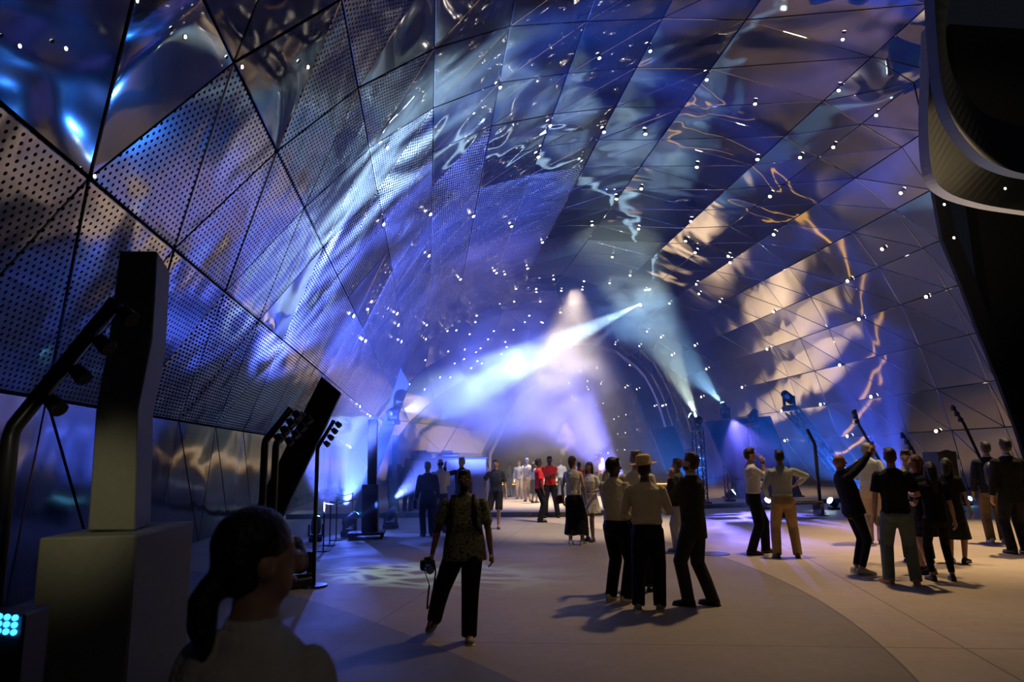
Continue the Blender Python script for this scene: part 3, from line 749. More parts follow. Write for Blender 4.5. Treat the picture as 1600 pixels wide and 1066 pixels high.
# LED block, bottom left
p = atY(6, 968, 3.2); t = empty('led_light_block', (p.x, 3.2, 0), label='block of small glowing blue round LEDs low at the left edge', cat='stage light')
bm = bmesh.new(); box(bm, (-.12, .08, p.z / 2 - .03), (.42, .2, p.z + .1), None, .01); mk('housing', bm, M_BLK, t)
for r_ in range(3):
    for c_ in range(6):
        bm = bmesh.new(); lathe(bm, [(.012, 0), (.012, .006), (.006, .009)], (0, 0, 0), 10, Matrix.Translation((.06 - c_ * .03, -.03, p.z + .03 - r_ * .028 - .02 + c_ * .004)) @ Matrix.Rotation(PI / 2, 4, 'X')); mk('led', bm, G_BLUE, t)
g = gnd(1116, 866); t = empty('floor_cover', (g.x, g.y, 0), label='dark round floor cover right of the man in dark suit', cat='floor cover')
bm = bmesh.new(); lathe(bm, [(.26, .012), (.28, 0)], n=28); mk('lid', bm, mat('iron_lid', (.05, .04, .03), .5), t)

# --- building beyond the vault mouth on the right: swept soffit bands and a dark wall
def band(name, outer, inner, D, m, th=.35):
    def fine(p):
        r = []
        for i in range(len(p) - 1):
            a, b, c, d = p[max(i - 1, 0)], p[i], p[i + 1], p[min(i + 2, len(p) - 1)]
            for k in range(5):
                t = k / 5; r.append(tuple(.5 * (2 * b[j] + (c[j] - a[j]) * t + (2 * a[j] - 5 * b[j] + 4 * c[j] - d[j]) * t * t + (3 * b[j] - a[j] - 3 * c[j] + d[j]) * t ** 3) for j in (0, 1)))
        return r + [p[-1]]
    outer, inner = fine(outer), fine(inner)
    bm = bmesh.new()
    o_ = [atY(x, y, D) for x, y in outer]; i_ = [atY(x, y, D + 1.5) for x, y in inner]
    rings = [[a, b, b + Vector((0, th, .05)), a + Vector((0, th, .05))] for a, b in zip(o_, i_)]
    loft(bm, rings); bmesh.ops.recalc_face_normals(bm, faces=bm.faces); o = mk(name, bm, m, None, False); o['kind'] = 'structure'; return o
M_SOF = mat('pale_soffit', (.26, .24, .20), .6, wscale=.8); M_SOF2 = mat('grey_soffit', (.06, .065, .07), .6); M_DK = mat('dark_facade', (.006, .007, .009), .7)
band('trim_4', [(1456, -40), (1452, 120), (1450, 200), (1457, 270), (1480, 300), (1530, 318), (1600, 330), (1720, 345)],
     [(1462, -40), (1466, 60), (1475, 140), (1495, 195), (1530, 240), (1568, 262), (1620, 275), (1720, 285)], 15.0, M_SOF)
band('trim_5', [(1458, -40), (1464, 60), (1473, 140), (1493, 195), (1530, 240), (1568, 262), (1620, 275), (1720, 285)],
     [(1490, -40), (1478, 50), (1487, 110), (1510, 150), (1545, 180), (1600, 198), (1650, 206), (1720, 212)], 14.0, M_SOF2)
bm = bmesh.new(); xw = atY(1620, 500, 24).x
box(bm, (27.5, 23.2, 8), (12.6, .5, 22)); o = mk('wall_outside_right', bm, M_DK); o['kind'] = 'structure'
for k, (sx_, sy_) in enumerate(((1475, 320), (1490, 372), (1570, 295))):
    p = atY(sx_, sy_, 14.2); o = link('pin_spotlight', star_me); o.location = p; o.scale = (.03,) * 3; o.rotation_euler = (PI / 2, 0, 0)
    tag(o, ['pin lamp just outside the vault edge, upper of the dim pair', 'pin lamp just outside the vault edge, lower of the dim pair', 'pin lamp under the pale curved soffit'][k], 'lamp'); link('lens', lens_me, o)

# ================================================================ people
SK = {'fair': mat('skin_fair', (.52, .30, .21), .5), 'tan': mat('skin_tan', (.36, .19, .12), .5), 'dark': mat('skin_dark', (.10, .045, .028), .45), 'red': mat('skin_ruddy', (.50, .20, .12), .45)}
HR = {'black': mat('hair_black', (.012, .009, .008), .5, wrinkle=.01, wscale=40), 'brown': mat('hair_brown', (.05, .024, .012), .5, wrinkle=.01, wscale=40),
      'grey': mat('hair_grey', (.25, .24, .23), .6, wrinkle=.01, wscale=40), 'red': mat('hair_auburn', (.12, .035, .015), .5, wrinkle=.01, wscale=40)}
def cloth(n, c, r=.85): return mat('cloth_' + n, c, r, wrinkle=.035, wscale=5.5, spec=.2)
CREAM = cloth('cream', (.62, .57, .46)); WHITE = cloth('white', (.75, .73, .70)); BLK = cloth('black', (.010, .010, .012)); SUIT = cloth('charcoal', (.035, .034, .034))
NAVY = cloth('navy', (.015, .018, .03)); RED = cloth('red', (.75, .03, .04)); KHAKI = cloth('khaki', (.42, .28, .13)); LBLUE = cloth('pale_blue', (.42, .47, .52))
TEAL = cloth('teal_denim', (.12, .16, .16)); LJEAN = cloth('light_denim', (.5, .52, .55)); OLIVE = cloth('grey_green', (.06, .075, .065)); BEIGE = cloth('beige', (.45, .36, .27)); DTEE = cloth('dark_blue_grey', (.03, .035, .06))
BRNK = cloth('brown_khaki', (.14, .10, .06))
SH_W = mat('shoe_white', (.7, .68, .64), .5); SH_B = mat('shoe_black', (.012, .011, .01), .3); SH_T = mat('shoe_tan', (.35, .2, .09), .6); SH_G = mat('shoe_grey_beige', (.28, .26, .2), .7); SH_BR = mat('shoe_brown', (.06, .03, .02), .4)
EYEW = mat('eye_white', (.7, .7, .68), .2); EYED = mat('eye_dark', (.01, .008, .006), .2); LIP = mat('lip', (.30, .09, .07), .5)
STRAW = mat('straw', (.72, .58, .32), .8, wrinkle=.004, wscale=60); LEATHER_R = mat('dark_red_leather', (.10, .01, .012), .4)
def floral():
    m, nt, b = newmat('floral_print'); L = nt.links.new
    tc = nt.nodes.new('ShaderNodeTexCoord'); vo = nt.nodes.new('ShaderNodeTexVoronoi'); vo.inputs['Scale'].default_value = 17
    nz = nt.nodes.new('ShaderNodeTexNoise'); nz.inputs['Scale'].default_value = 16; nz.inputs['Distortion'].default_value = 2.5; nz.inputs['Detail'].default_value = 2
    L(tc.outputs['Object'], vo.inputs['Vector']); L(tc.outputs['Object'], nz.inputs['Vector'])
    cr = nt.nodes.new('ShaderNodeValToRGB'); e = cr.color_ramp.elements; cr.color_ramp.interpolation = 'CONSTANT'
    e[0].position = 0; e[0].color = (.03, .05, .035, 1); e[1].position = .44; e[1].color = (.30, .32, .20, 1)
    x = e.new(.52); x.color = (.10, .14, .08, 1); x = e.new(.58); x.color = (.42, .36, .26, 1); x = e.new(.68); x.color = (.25, .12, .09, 1)
    L(nz.outputs['Fac'], cr.inputs['Fac']); L(cr.outputs[0], b.inputs['Base Color']); b.inputs['Roughness'].default_value = .85
    return m
FLORAL = floral()

PENDING = []
def capsule(bm, pts, rs, n=10, sq=1.0):
    pts = [Vector(p) for p in pts]; d0 = (pts[0] - pts[1]).normalized(); d1 = (pts[-1] - pts[-2]).normalized()
    P = [pts[0] + d0 * rs[0] * .95, pts[0] + d0 * rs[0] * .7] + pts + [pts[-1] + d1 * rs[-1] * .7, pts[-1] + d1 * rs[-1] * .95]
    Rr = [rs[0] * .25, rs[0] * .7] + list(rs) + [rs[-1] * .7, rs[-1] * .25]
    tube(bm, P, Rr, n, sq)
def ell(bm, c, r, M=None, sub=2):
    X = Matrix.Translation(c) @ Matrix.Diagonal((r[0], r[1], r[2], 1))
    bmesh.ops.create_icosphere(bm, subdivisions=sub, radius=1, matrix=(M @ X) if M is not None else X)
def rings(bm, rows, T, n=16, pw=2.3):
    """rows of (z, half width, half depth, y offset), superelliptic"""
    out = []
    for z, a, b, yo in rows:
        r = []
        for k in range(n):
            t = 2 * PI * k / n; cx, sx = math.cos(t), math.sin(t)
            r.append(T @ Vector((a * math.copysign(abs(cx) ** (2 / pw), cx), yo + b * math.copysign(abs(sx) ** (2 / pw), sx), z)))
        out.append(r)
    loft(bm, out)
def ik(a, b, l1, l2, pole):
    a, b, pole = Vector(a), Vector(b), Vector(pole); d = b - a; L_ = d.length; mx = (l1 + l2) * .995
    if L_ > mx: b = a + d * (mx / L_); d = b - a; L_ = mx
    f = (l1 * l1 - l2 * l2 + L_ * L_) / (2 * L_); h = math.sqrt(max(0, l1 * l1 - f * f)); dn = d.normalized()
    pp = pole - dn * pole.dot(dn)
    if pp.length < 1e-4: pp = Vector((0, 1, 0))
    return a + dn * f + pp.normalized() * h, b
def remesh(name, bm, m, parent, vox, smooth=3, extra=None):
    me = bpy.data.meshes.new(name); bm.to_mesh(me); bm.free(); me.materials.append(m)
    o = bpy.data.objects.new(name, me); COL.objects.link(o); o.parent = parent
    r = o.modifiers.new('r', 'REMESH'); r.mode = 'VOXEL'; r.voxel_size = vox; r.use_smooth_shade = True
    s = o.modifiers.new('s', 'SMOOTH'); s.factor = .5; s.iterations = smooth
    PENDING.append((o, extra)); return o
def flush():
    bpy.context.view_layer.update(); dg = bpy.context.evaluated_depsgraph_get()
    for o, extra in PENDING:
        me = bpy.data.meshes.new_from_object(o.evaluated_get(dg)); o.modifiers.clear()
        if extra is not None:
            bm = bmesh.new(); bm.from_mesh(me); extra(bm); bm.to_mesh(me); bm.free()
        me.polygons.foreach_set('use_smooth', [True] * len(me.polygons)); o.data = me
    PENDING.clear()

def person(px, py, ytop, f, lab, skin='fair', hair=('short', 'black'), top=None, bottom=None, shoe=SH_B, lw=None, rw=None, lf=None, rf=None,
           lean=0, side=0, hy=0, hp=0, build=1.0, fem=False, vox=.014, D=None, zb=0.0, face=True, H=None, curl=.6, xtop=None, hat=False, glasses=False, beard=None, lp=None, rp=None, grp=None, foot=(8, -8), poleL=None, poleR=None):
    if D is None: g = gnd(px, py, zb)
    else: g = atY(px, py, D); g.z = zb
    if H is None:
        dd = ray(px if xtop is None else xtop, ytop); tt = math.hypot(g.x, g.y) / math.hypot(dd.x, dd.y); H = CAMZ + dd.z * tt - zb
        if hat: H -= .06
        H = min(1.95, max(1.52, H))
    s = H / 1.755
    t = empty('person', g, R(f) + math.atan2(-g.x, g.y), lab, 'person', grp)
    J = lambda x, y, z: Vector((x, y, z)) * s
    Tl = Matrix.Translation((0, 0, .95 * s)) @ Euler((R(-lean), R(side), 0)).to_matrix().to_4x4() @ Matrix.Translation((0, 0, -.95 * s))
    Sc = Matrix.Scale(s, 4); TU = Tl @ Sc
    U = lambda x, y, z: Tl @ J(x, y, z)
    w = (.92 if fem else 1.0) * build ** .5; b_ = build
    # joints
    hipL, hipR = J(-.085, 0, .91), J(.085, 0, .91)
    lf = lf or (-.10, 0, .085); rf = rf or (.10, 0, .085)
    ankL, ankR = J(*lf), J(*rf)
    kL, ankL = ik(hipL, ankL, .44 * s, .42 * s, lp or (-.12, 1, 0)); kR, ankR = ik(hipR, ankR, .44 * s, .42 * s, rp or (.12, 1, 0))
    sx = .178 * w if not fem else .155
    shL, shR = U(-sx, 0, 1.402), U(sx, 0, 1.402)
    lw = lw or (-.27, .04, .86); rw = rw or (.27, .04, .86)
    eL, wL = ik(shL, J(*lw), .29 * s, .255 * s, poleL or ((-.6, -1, -.3) if lw[2] < 1.0 else (-.5, -.35, -1))); eR, wR = ik(shR, J(*rw), .29 * s, .255 * s, poleR or ((.6, -1, -.3) if rw[2] < 1.0 else (.5, -.35, -1)))
    Th = TU @ Matrix.Translation((0, 0, 1.53)) @ Euler((R(-hp), 0, R(hy))).to_matrix().to_4x4() @ Matrix.Translation((0, 0, -1.53))
    ar = .86 if fem else 1.0
    # ---- body: one continuous surface
    bm = bmesh.new()
    rings(bm, [(.80, .10, .09, 0), (.86, .155 * w, .105 * b_, -.005), (.95, .16 * w, .108 * b_, -.005), (1.08, .135 * w * b_, .098 * b_, .008), (1.2, .148 * w, .108 * b_, .01), (1.32, .165 * w, .11, .0), (1.40, .165 * w, .09, -.008), (1.455, .10 * w, .068, -.01), (1.5, .055, .055, -.005), (1.56, .052, .055, .005)], TU)
    for a, e, q in ((shL, eL, wL), (shR, eR, wR)): capsule(bm, [a, a.lerp(e, .35), e, e.lerp(q, .3), q], [.045 * s * ar, .045 * s * ar, .037 * s * ar, .038 * s * ar, .026 * s * ar], 10)
    for h, k, a in ((hipL, kL, ankL), (hipR, kR, ankR)): capsule(bm, [h, h.lerp(k, .4), k, k.lerp(a, .3), a], [.085 * s, .076 * s, .053 * s, .054 * s, .036 * s], 12)
    for a, sg, ft in ((ankL, -1, foot[0]), (ankR, 1, foot[1])): capsule(bm, [a, a + Matrix.Rotation(R(ft), 3, 'Z') @ Vector((0, .13, -.05)) * s], [.032 * s, .022 * s], 8)
    ell(bm, (0, -.002, 1.648), (.074, .094, .104), Th); ell(bm, (0, .022, 1.592), (.056, .068, .066), Th); ell(bm, (0, .052, 1.560), (.03, .03, .022), Th)
    capsule(bm, [TU @ Vector((0, -.01, 1.45)), Th @ Vector((0, 0, 1.58))], [.055 * s, .05 * s])
    capsule(bm, [Th @ Vector((0, .088, 1.645)), Th @ Vector((0, .108, 1.612))], [.010 * s, .015 * s], 8)
    for q in (-1, 1): ell(bm, (q * .077, -.005, 1.625), (.012, .022, .032), Th, 1)
    hands = []
    for e, q, sg in ((eL, wL, -1), (eR, wR, 1)):
        d = (q - e).normalized(); side_v = Vector((0, 1, 0)); nrm = d.cross(side_v)
        if nrm.length < .2: nrm = Vector((sg, 0, 0))
        nrm.normalize(); nrm *= -sg if nrm.x * -sg < 0 else 1
        if nrm.x * sg > 0: nrm = -nrm            # palm towards the body
        lat = nrm.cross(d).normalized()
        if lat.y < 0: lat = -lat                # thumb side forwards
        pc = q + d * .05 * s
        capsule(bm, [q, pc - lat * .012 * s, q + d * .085 * s], [.024 * s, .030 * s, .026 * s], 8, .62)
        capsule(bm, [q + d * .03 * s + lat * .016 * s, q + d * .075 * s + lat * .02 * s], [.018 * s, .018 * s], 8)
        capsule(bm, [q + d * .03 * s - lat * .016 * s, q + d * .075 * s - lat * .02 * s], [.016 * s, .016 * s], 8)
        hands.append((q, d, nrm, lat))
    def fingers(bm, hands=hands, s=s, curl=curl):
        for q, d, nrm, lat in hands:
            for k, (o_, L_) in enumerate(((.026, .072), (.009, .082), (-.009, .077), (-.026, .060))):
                p = q + d * .075 * s + lat * o_ * s; ps = [p - d * .02 * s, p]; a = .15
                for j in range(3):
                    a += curl * (.6 if j else .35); seg = L_ * (.42, .32, .26)[j] * s
                    p = p + (d * math.cos(a) + nrm * math.sin(a)) * seg; ps.append(p)
                tube(bm, ps, [.0085 * s, .0088 * s, .008 * s, .0075 * s, .0055 * s], 6)
            p = q + d * .025 * s + lat * .022 * s; a = p + (lat * .7 + d * .7 + nrm * .25).normalized() * .038 * s; c = a + (d * .9 + nrm * .45 + lat * .1).normalized() * .032 * s
            tube(bm, [p, a, c], [.013 * s, .0105 * s, .007 * s], 6)
    remesh('body', bm, SK[skin], t, vox, 3, fingers)
    # ---- face
    if face:
        for q in (-1, 1):
            bm = bmesh.new(); ell(bm, (q * .031, .083, 1.648), (.013, .010, .009), Th); e_ = mk('eye', bm, EYEW, t, True)
            bm = bmesh.new(); ell(bm, (q * .031, .0895, 1.648), (.006, .005, .006), Th, 1); mk('pupil', bm, EYED, e_, True)
        bm = bmesh.new(); tube(bm, [Th @ Vector((-.022, .083, 1.583)), Th @ Vector((0, .092, 1.581)), Th @ Vector((.022, .083, 1.583))], [.004 * s, .008 * s, .004 * s], 6); mk('mouth', bm, LIP, t, True)
        bm = bmesh.new()
        for q in (-1, 1): tube(bm, [Th @ Vector((q * .016, .092, 1.668)), Th @ Vector((q * .032, .092, 1.673)), Th @ Vector((q * .048, .080, 1.667))], [.003 * s, .0045 * s, .002 * s], 5)
        mk('eyebrows', bm, HR[hair[1]] if hair[1] in HR else HR['black'], t)
    if glasses:
        bm = bmesh.new()
        for q in (-1, 1):
            c = Vector((q * .034, .102, 1.647)); tube(bm, [Th @ (c + Vector((math.cos(a) * .027, 0, math.sin(a) * .019))) for a in [k * PI / 6 for k in range(13)]], .003 * s, 5)
            tube(bm, [Th @ Vector((q * .06, .1, 1.652)), Th @ Vector((q * .079, 0, 1.65))], .003 * s, 5)
        mk('glasses', bm, M_BLK2, t)
    if beard:
        bm = bmesh.new(); ell(bm, (0, .028, 1.572), (.061, .070, .055), Th); ell(bm, (0, .088, 1.600), (.03, .014, .010), Th)
        remesh('beard', bm, HR[beard], t, .012)
    # ---- hair
    st, hc = hair
    if st != 'bald':
        bm = bmesh.new()
        if st in ('short', 'bob', 'long', 'pony', 'bun'):
            ell(bm, (0, -.016, 1.675), (.081, .096, .093), Th, 3); ell(bm, (0, -.036, 1.635), (.079, .075, .085), Th)
        if st == 'short':
            ell(bm, (.01, .03, 1.735), (.06, .055, .025), Th); ell(bm, (-.02, -.01, 1.745), (.055, .055, .022), Th)
        if st == 'sides':
            ell(bm, (0, -.036, 1.63), (.082, .068, .06), Th)
        if st == 'bob':
            for q in (-1, 1): capsule(bm, [Th @ Vector((q * .06, -.01, 1.68)), Th @ Vector((q * .075, .0, 1.56)), Th @ Vector((q * .072, .01, 1.47))], [.035 * s, .034 * s, .02 * s])
            capsule(bm, [Th @ Vector((0, -.06, 1.66)), Th @ Vector((0, -.075, 1.50))], [.07 * s, .06 * s])
        if st == 'long':
            capsule(bm, [Th @ Vector((0, -.06, 1.66)), TU @ Vector((0, -.09, 1.48)), TU @ Vector((.01, -.125, 1.33))], [.075 * s, .06 * s, .035 * s])
            for q in (-1, 1): capsule(bm, [Th @ Vector((q * .055, -.02, 1.68)), TU @ Vector((q * .075, -.03, 1.5))], [.035 * s, .025 * s])
        if st == 'pony':
            capsule(bm, [Th @ Vector((0, -.095, 1.60)), Th @ Vector((.0, -.118, 1.56)), Th @ Vector((0, -.118, 1.50)), Th @ Vector((0, -.105, 1.43))], [.03 * s, .036 * s, .034 * s, .015 * s])
        if st == 'bun':
            ell(bm, (0, -.10, 1.66), (.038, .035, .038), Th); capsule(bm, [Th @ Vector((0, -.06, 1.62)), Th @ Vector((0, -.06, 1.54))], [.05 * s, .035 * s])
        remesh('hair', bm, HR[hc], t, .011 if vox < .016 else .016, 2)
    if hat:
        bm = bmesh.new(); Mh = Th @ Matrix.Translation((0, -.012, 1.705)) @ Euler((R(4), R(-4), 0)).to_matrix().to_4x4()
        lathe(bm, [(.088, -.005), (.165, .002), (.178, .012), (.166, .010), (.1, .008), (.097, .02), (.092, .085), (.082, .112), (.055, .122), (.03, .108), (.002, .104)], n=28, M=Mh)
        h = mk('hat', bm, STRAW, t, True)
        bm = bmesh.new(); lathe(bm, [(.1, .010), (.101, .012), (.098, .036), (.095, .036)], n=28, M=Mh); mk('hat_band', bm, mat('hat_band', (.55, .44, .26), .8), h, True)
    # ---- clothes
    kind, cm, sleeve, hem = top
    g_ = {'jacket': .028, 'shirt': .018, 'tee': .018, 'dress': .014, 'vest': .012}[kind]
    bm = bmesh.new(); k = g_
    rows = [(1.08, .14 * w * b_ + k, .10 * b_ + k, .008), (1.2, .152 * w + k, .11 * b_ + k, .01), (1.32, .168 * w + k, .113 + k * .8, .0), (1.40, .168 * w + k * .5, .092 + k, -.008), (1.445, .138 * w, .082, -.012), (1.472, .098 * w, .074, -.012), (1.492, .068, .066, -.01)]
    low = []
    if kind == 'jacket': low = [(hem, .188 * w, .135 * b_, 0), (.95, .178 * w, .13 * b_, 0)]
    elif kind == 'dress': low = [(hem, .24, .21, 0), ((hem + 1.0) / 2, .20, .16, 0), (.95, .17, .125, 0)]
    elif hem < .93: low = [(hem, .182 * w * b_, .13 * b_, 0), (.97, .168 * w * b_, .124 * b_, .004)]
    else: low = [(hem, .158 * w * b_, .112 * b_, 0), (hem + .035, .17 * w * b_, .125 * b_, .004)]
    rings(bm, low + rows, TU, 20)
    for a, e, q in ((shL, eL, wL), (shR, eR, wR)):
        m_ = 1.15 if kind == 'jacket' else 1.0
        if sleeve == 'long': tube(bm, [a + (a - e).normalized() * .052 * s, a + (a - e).normalized() * .034 * s, a, a.lerp(e, .4), e, e.lerp(q, .5), e.lerp(q, .93)], [x * s * m_ * ar for x in (.02, .044, .061, .062, .054, .048, .040)], 12)
        elif sleeve == 'roll': tube(bm, [a + (a - e).normalized() * .052 * s, a + (a - e).normalized() * .034 * s, a, a.lerp(e, .4), e, e.lerp(q, .3), e.lerp(q, .42)], [x * s for x in (.02, .044, .061, .062, .055, .052, .05)], 12)
        elif sleeve == 'short': tube(bm, [a + (a - e).normalized() * .052 * s, a + (a - e).normalized() * .034 * s, a, a.lerp(e, .4), a.lerp(e, .78)], [x * s * ar for x in (.02, .044, .061, .066, .071)], 12)
        else: capsule(bm, [a, a.lerp(e, .08)], [.048 * s, .050 * s])
    remesh({'jacket': 'jacket', 'shirt': 'shirt', 'tee': 't_shirt', 'dress': 'dress', 'vest': 'sleeveless_top'}[kind], bm, cm, t, vox, 2)
    if kind in ('jacket', 'shirt'):
        cmat = WHITE if kind == 'jacket' else cm
        rr = [[TU @ Vector((math.cos(a) * r_, math.sin(a) * r_ * 1.0 - .008, z)) for a in [2 * PI * q / 18 for q in range(18)]] for r_, z in ((.070, 1.465), (.062, 1.512), (.058, 1.512), (.060, 1.47))]
        bm = bmesh.new(); loft(bm, rr); mk('collar', bm, cmat, t, True)
    if kind == 'jacket':
        bm = bmesh.new()
        for q in (-1, 1):
            r1 = [TU @ Vector(v) for v in ((q * .012, .158, 1.12), (q * .085, .150, 1.33), (q * .06, .085, 1.47), (q * .028, .095, 1.45))]
            loft(bm, [r1, [v + Vector((0, .012, .004)) * s for v in r1]])
        mk('lapels', bm, cm, t)
        bm = bmesh.new(); r1 = [TU @ Vector(v) for v in ((0, .155, 1.14), (.05, .148, 1.38), (.035, .10, 1.47), (-.035, .10, 1.47), (-.05, .148, 1.38))]
        loft(bm, [r1, [v + Vector((0, .008, 0)) * s for v in r1]]); mk('shirt_front', bm, WHITE, t)
    if bottom:
        bk, bmt = bottom; bm = bmesh.new()
        if bk != 'skirt': rings(bm, [(.80, .13 * w, .10, -.005), (.87, .172 * w, .122 * b_, -.012), (.95, .166 * w * b_ ** .5, .118 * b_, -.004), (1.03, .150 * w * b_, .112 * b_, .004)], Sc, 20)
        for h, kk_, a in ((hipL, kL, ankL), (hipR, kR, ankR)):
            if bk == 'trousers': tube(bm, [h + Vector((0, 0, .02)) * s, h.lerp(kk_, .3), kk_, kk_.lerp(a, .5), kk_.lerp(a, 1.0) + Vector((0, 0, -.035)) * s], [x * s * b_ ** .6 for x in (.104, .103, .084, .078, .073)], 14)
            elif bk == 'slim': tube(bm, [h + Vector((0, 0, .02)) * s, h.lerp(kk_, .3), kk_, kk_.lerp(a, .5), kk_.lerp(a, .92)], [x * s for x in (.094, .085, .062, .054, .046)], 14)
            elif bk == 'shorts': tube(bm, [h + Vector((0, 0, .02)) * s, h.lerp(kk_, .4), h.lerp(kk_, 1.02)], [x * s for x in (.10, .10, .10)], 14)
            elif bk == 'culottes': tube(bm, [h + Vector((0, 0, .02)) * s, h.lerp(kk_, .4), kk_, kk_.lerp(a, .72)], [x * s for x in (.10, .105, .118, .135)], 14)
        if bk == 'skirt': rings(bm, [(.38, .20, .17, 0), (.6, .20, .16, 0), (.87, .178, .13, 0), (1.02, .145, .11, 0)], Sc, 20)
        remesh({'trousers': 'trousers', 'slim': 'trousers', 'shorts': 'shorts', 'culottes': 'culottes', 'skirt': 'skirt'}[bk], bm, bmt, t, vox, 2)
        if hem > .93 and kind == 'shirt':
            bm = bmesh.new(); rings(bm, [(1.005, .161 * w * b_, .121 * b_, .004), (1.035, .161 * w * b_, .121 * b_, .004)], Sc, 20); mk('belt', bm, M_BLK, t, True)
    # ---- shoes
    for a, ft, lift in ((ankL, foot[0], lf[2]), (ankR, foot[1], rf[2])):
        tilt = max(0, lift - .085) * 4.2
        Ms = Matrix.Translation(a) @ Matrix.Rotation(R(ft), 4, 'Z') @ Matrix.Rotation(-tilt, 4, 'X') @ Matrix.Scale(s, 4)
        def sec(y, hw, h, z0): return [Ms @ Vector(v) for v in ((-hw, y, z0), (-hw * 1.02, y, z0 + h * .45), (-hw * .7, y, z0 + h * .9), (0, y, z0 + h), (hw * .7, y, z0 + h * .9), (hw * 1.02, y, z0 + h * .45), (hw, y, z0), (0, y, z0))]
        bm = bmesh.new(); loft(bm, [sec(y, hw, h, -.072) for y, hw, h in ((-.078, .022, .055), (-.065, .034, .078), (-.02, .038, .098), (.03, .038, .088), (.08, .043, .062), (.13, .045, .05), (.17, .036, .042), (.188, .018, .03))])
        sh = mk('shoe', bm, shoe, t, True)
        bm = bmesh.new(); loft(bm, [sec(y, hw, .016, -.086) for y, hw in ((-.084, .026), (-.07, .038), (-.02, .041), (.03, .041), (.08, .047), (.13, .049), (.175, .039), (.195, .02))])
        mk('sole', bm, SH_W if shoe in (SH_W, SH_G, SH_T) else M_RUB, sh)
    t['_h'] = H
    Mw = Matrix.Translation(t.location) @ Matrix.Rotation(t.rotation_euler.z, 4, 'Z')
    return dict(o=t, s=s, M=Mw, wL=Mw @ wL, wR=Mw @ wR, hl=hands[0], hr=hands[1], TU=TU, g=g, rz=t.rotation_euler.z)

# hands in common poses (local metres: x right, y forward, z up)
MOUTH_R, MOUTH_L = (.07, .20, 1.50), (-.07, .20, 1.50)
FRONT_R, FRONT_L = (.12, .34, 1.12), (-.12, .34, 1.12)
CROSS_R, CROSS_L = (-.10, .25, 1.22), (.10, .24, 1.18)
HIP_R, HIP_L = (.20, .06, 1.02), (-.20, .06, 1.02)
# -- closest figure and the photographer
fgw = person(440, 0, 801, -36, 'woman with dark low ponytail in white shirt, cropped close at the bottom left, facing away', 'fair', ('pony', 'black'), ('shirt', WHITE, 'long', .86), ('trousers', BLK), SH_W, D=1.66, fem=True, vox=.009, hy=-36, H=1.65, build=1.12)
pho = person(727, 997, 735, 176, 'bearded photographer in floral shirt walking to the camera with a camera in one hand', 'tan', ('short', 'black'), ('shirt', FLORAL, 'short', .80), ('trousers', BLK), SH_G,
             rw=(.37, .04, .80), lw=(-.30, .04, .80), rf=(.36, -.26, .17), lf=(-.05, .14, .085), lp=(0, 1, 0), build=1.22, vox=.009, glasses=True, beard='black', hp=-4, foot=(8, -20))
# -- the central group
mA = person(968, 941, 715, -38, 'man in cream shirt and white sneakers, standing left of the man with the straw hat', 'dark', ('short', 'black'), ('shirt', CREAM, 'roll', .97), ('trousers', BLK), SH_W, rw=(.24, .12, .84), lw=FRONT_L, hy=-25, vox=.010, face=True, lf=(-.13, 0, .085))
mG = person(1004, 921, 704, 172, 'ruddy man with glasses and open white shirt facing us behind the straw hat', 'red', ('short', 'grey'), ('shirt', WHITE, 'long', .97), ('trousers', BLK), SH_B, rw=(.36, .20, 1.50), lw=FRONT_L, glasses=True, vox=.011, curl=.1)
mH = person(1018, 954, 711, -4, 'man in straw hat seen from behind, cream shirt and black trousers', 'tan', ('short', 'brown'), ('shirt', CREAM, 'long', .99), ('trousers', BLK), SH_G, rw=(.20, .30, 1.12), lw=(-.24, .30, 1.05), hat=True, vox=.010, face=False, lf=(-.15, 0, .085), rf=(.10, .02, .085), build=1.08)
mS = person(1092, 948, 707, 66, 'bearded man in dark grey suit raising one hand to his mouth', 'fair', ('short', 'brown'), ('jacket', SUIT, 'long', .76), ('trousers', SUIT), SH_B, lw=(-.02, .24, 1.46), rw=(.05, .40, 1.16), lf=(-.05, .10, .085), rf=(.14, -.12, .085), vox=.010, beard='brown', hp=-6)
mP = person(1066, 864, 716, 75, 'person in grey-green polo and pale jeans half hidden behind the dark suit', 'tan', ('short', 'brown'), ('tee', OLIVE, 'short', .90), ('trousers', LJEAN), SH_W, rw=CROSS_R, lw=CROSS_L, rf=(.1, .12, .085), lf=(-.1, -.10, .085), vox=.013)
# -- two women and the men in red
w1 = person(899, 852, 713, -18, 'woman in white sleeveless top and wide black culottes, seen from behind', 'fair', ('bun', 'brown'), ('vest', WHITE, 'none', .97), ('culottes', BLK), SH_W, fem=True, vox=.012, hy=-20, lw=(-.24, .05, .88), rw=(.25, .0, .90), rf=(.14, .03, .085), face=False)
w2 = person(925, 846, 722, 155, 'woman in short white dress with dark bobbed hair touching her face', 'tan', ('bob', 'black'), ('dress', WHITE, 'short', .62), None, SH_BR, fem=True, vox=.012, rw=MOUTH_R, lw=(-.14, .2, 1.1), lf=(-.05, .05, .085))
r1 = person(844, 816, 717, -86, 'dark-skinned man in red polo seen in profile, left of his folded-arms colleague', 'dark', ('short', 'black'), ('tee', RED, 'short', .92), ('trousers', BLK), SH_B, vox=.014, rw=(.2, .1, .85))
r2 = person(861, 809, 713, 178, 'bearded man in red polo standing with folded arms and legs apart', 'dark', ('short', 'black'), ('tee', RED, 'short', .92), ('trousers', BLK), SH_B, rw=CROSS_R, lw=CROSS_L, beard='black', lf=(-.2, 0, .085), rf=(.16, 0, .085), vox=.014)
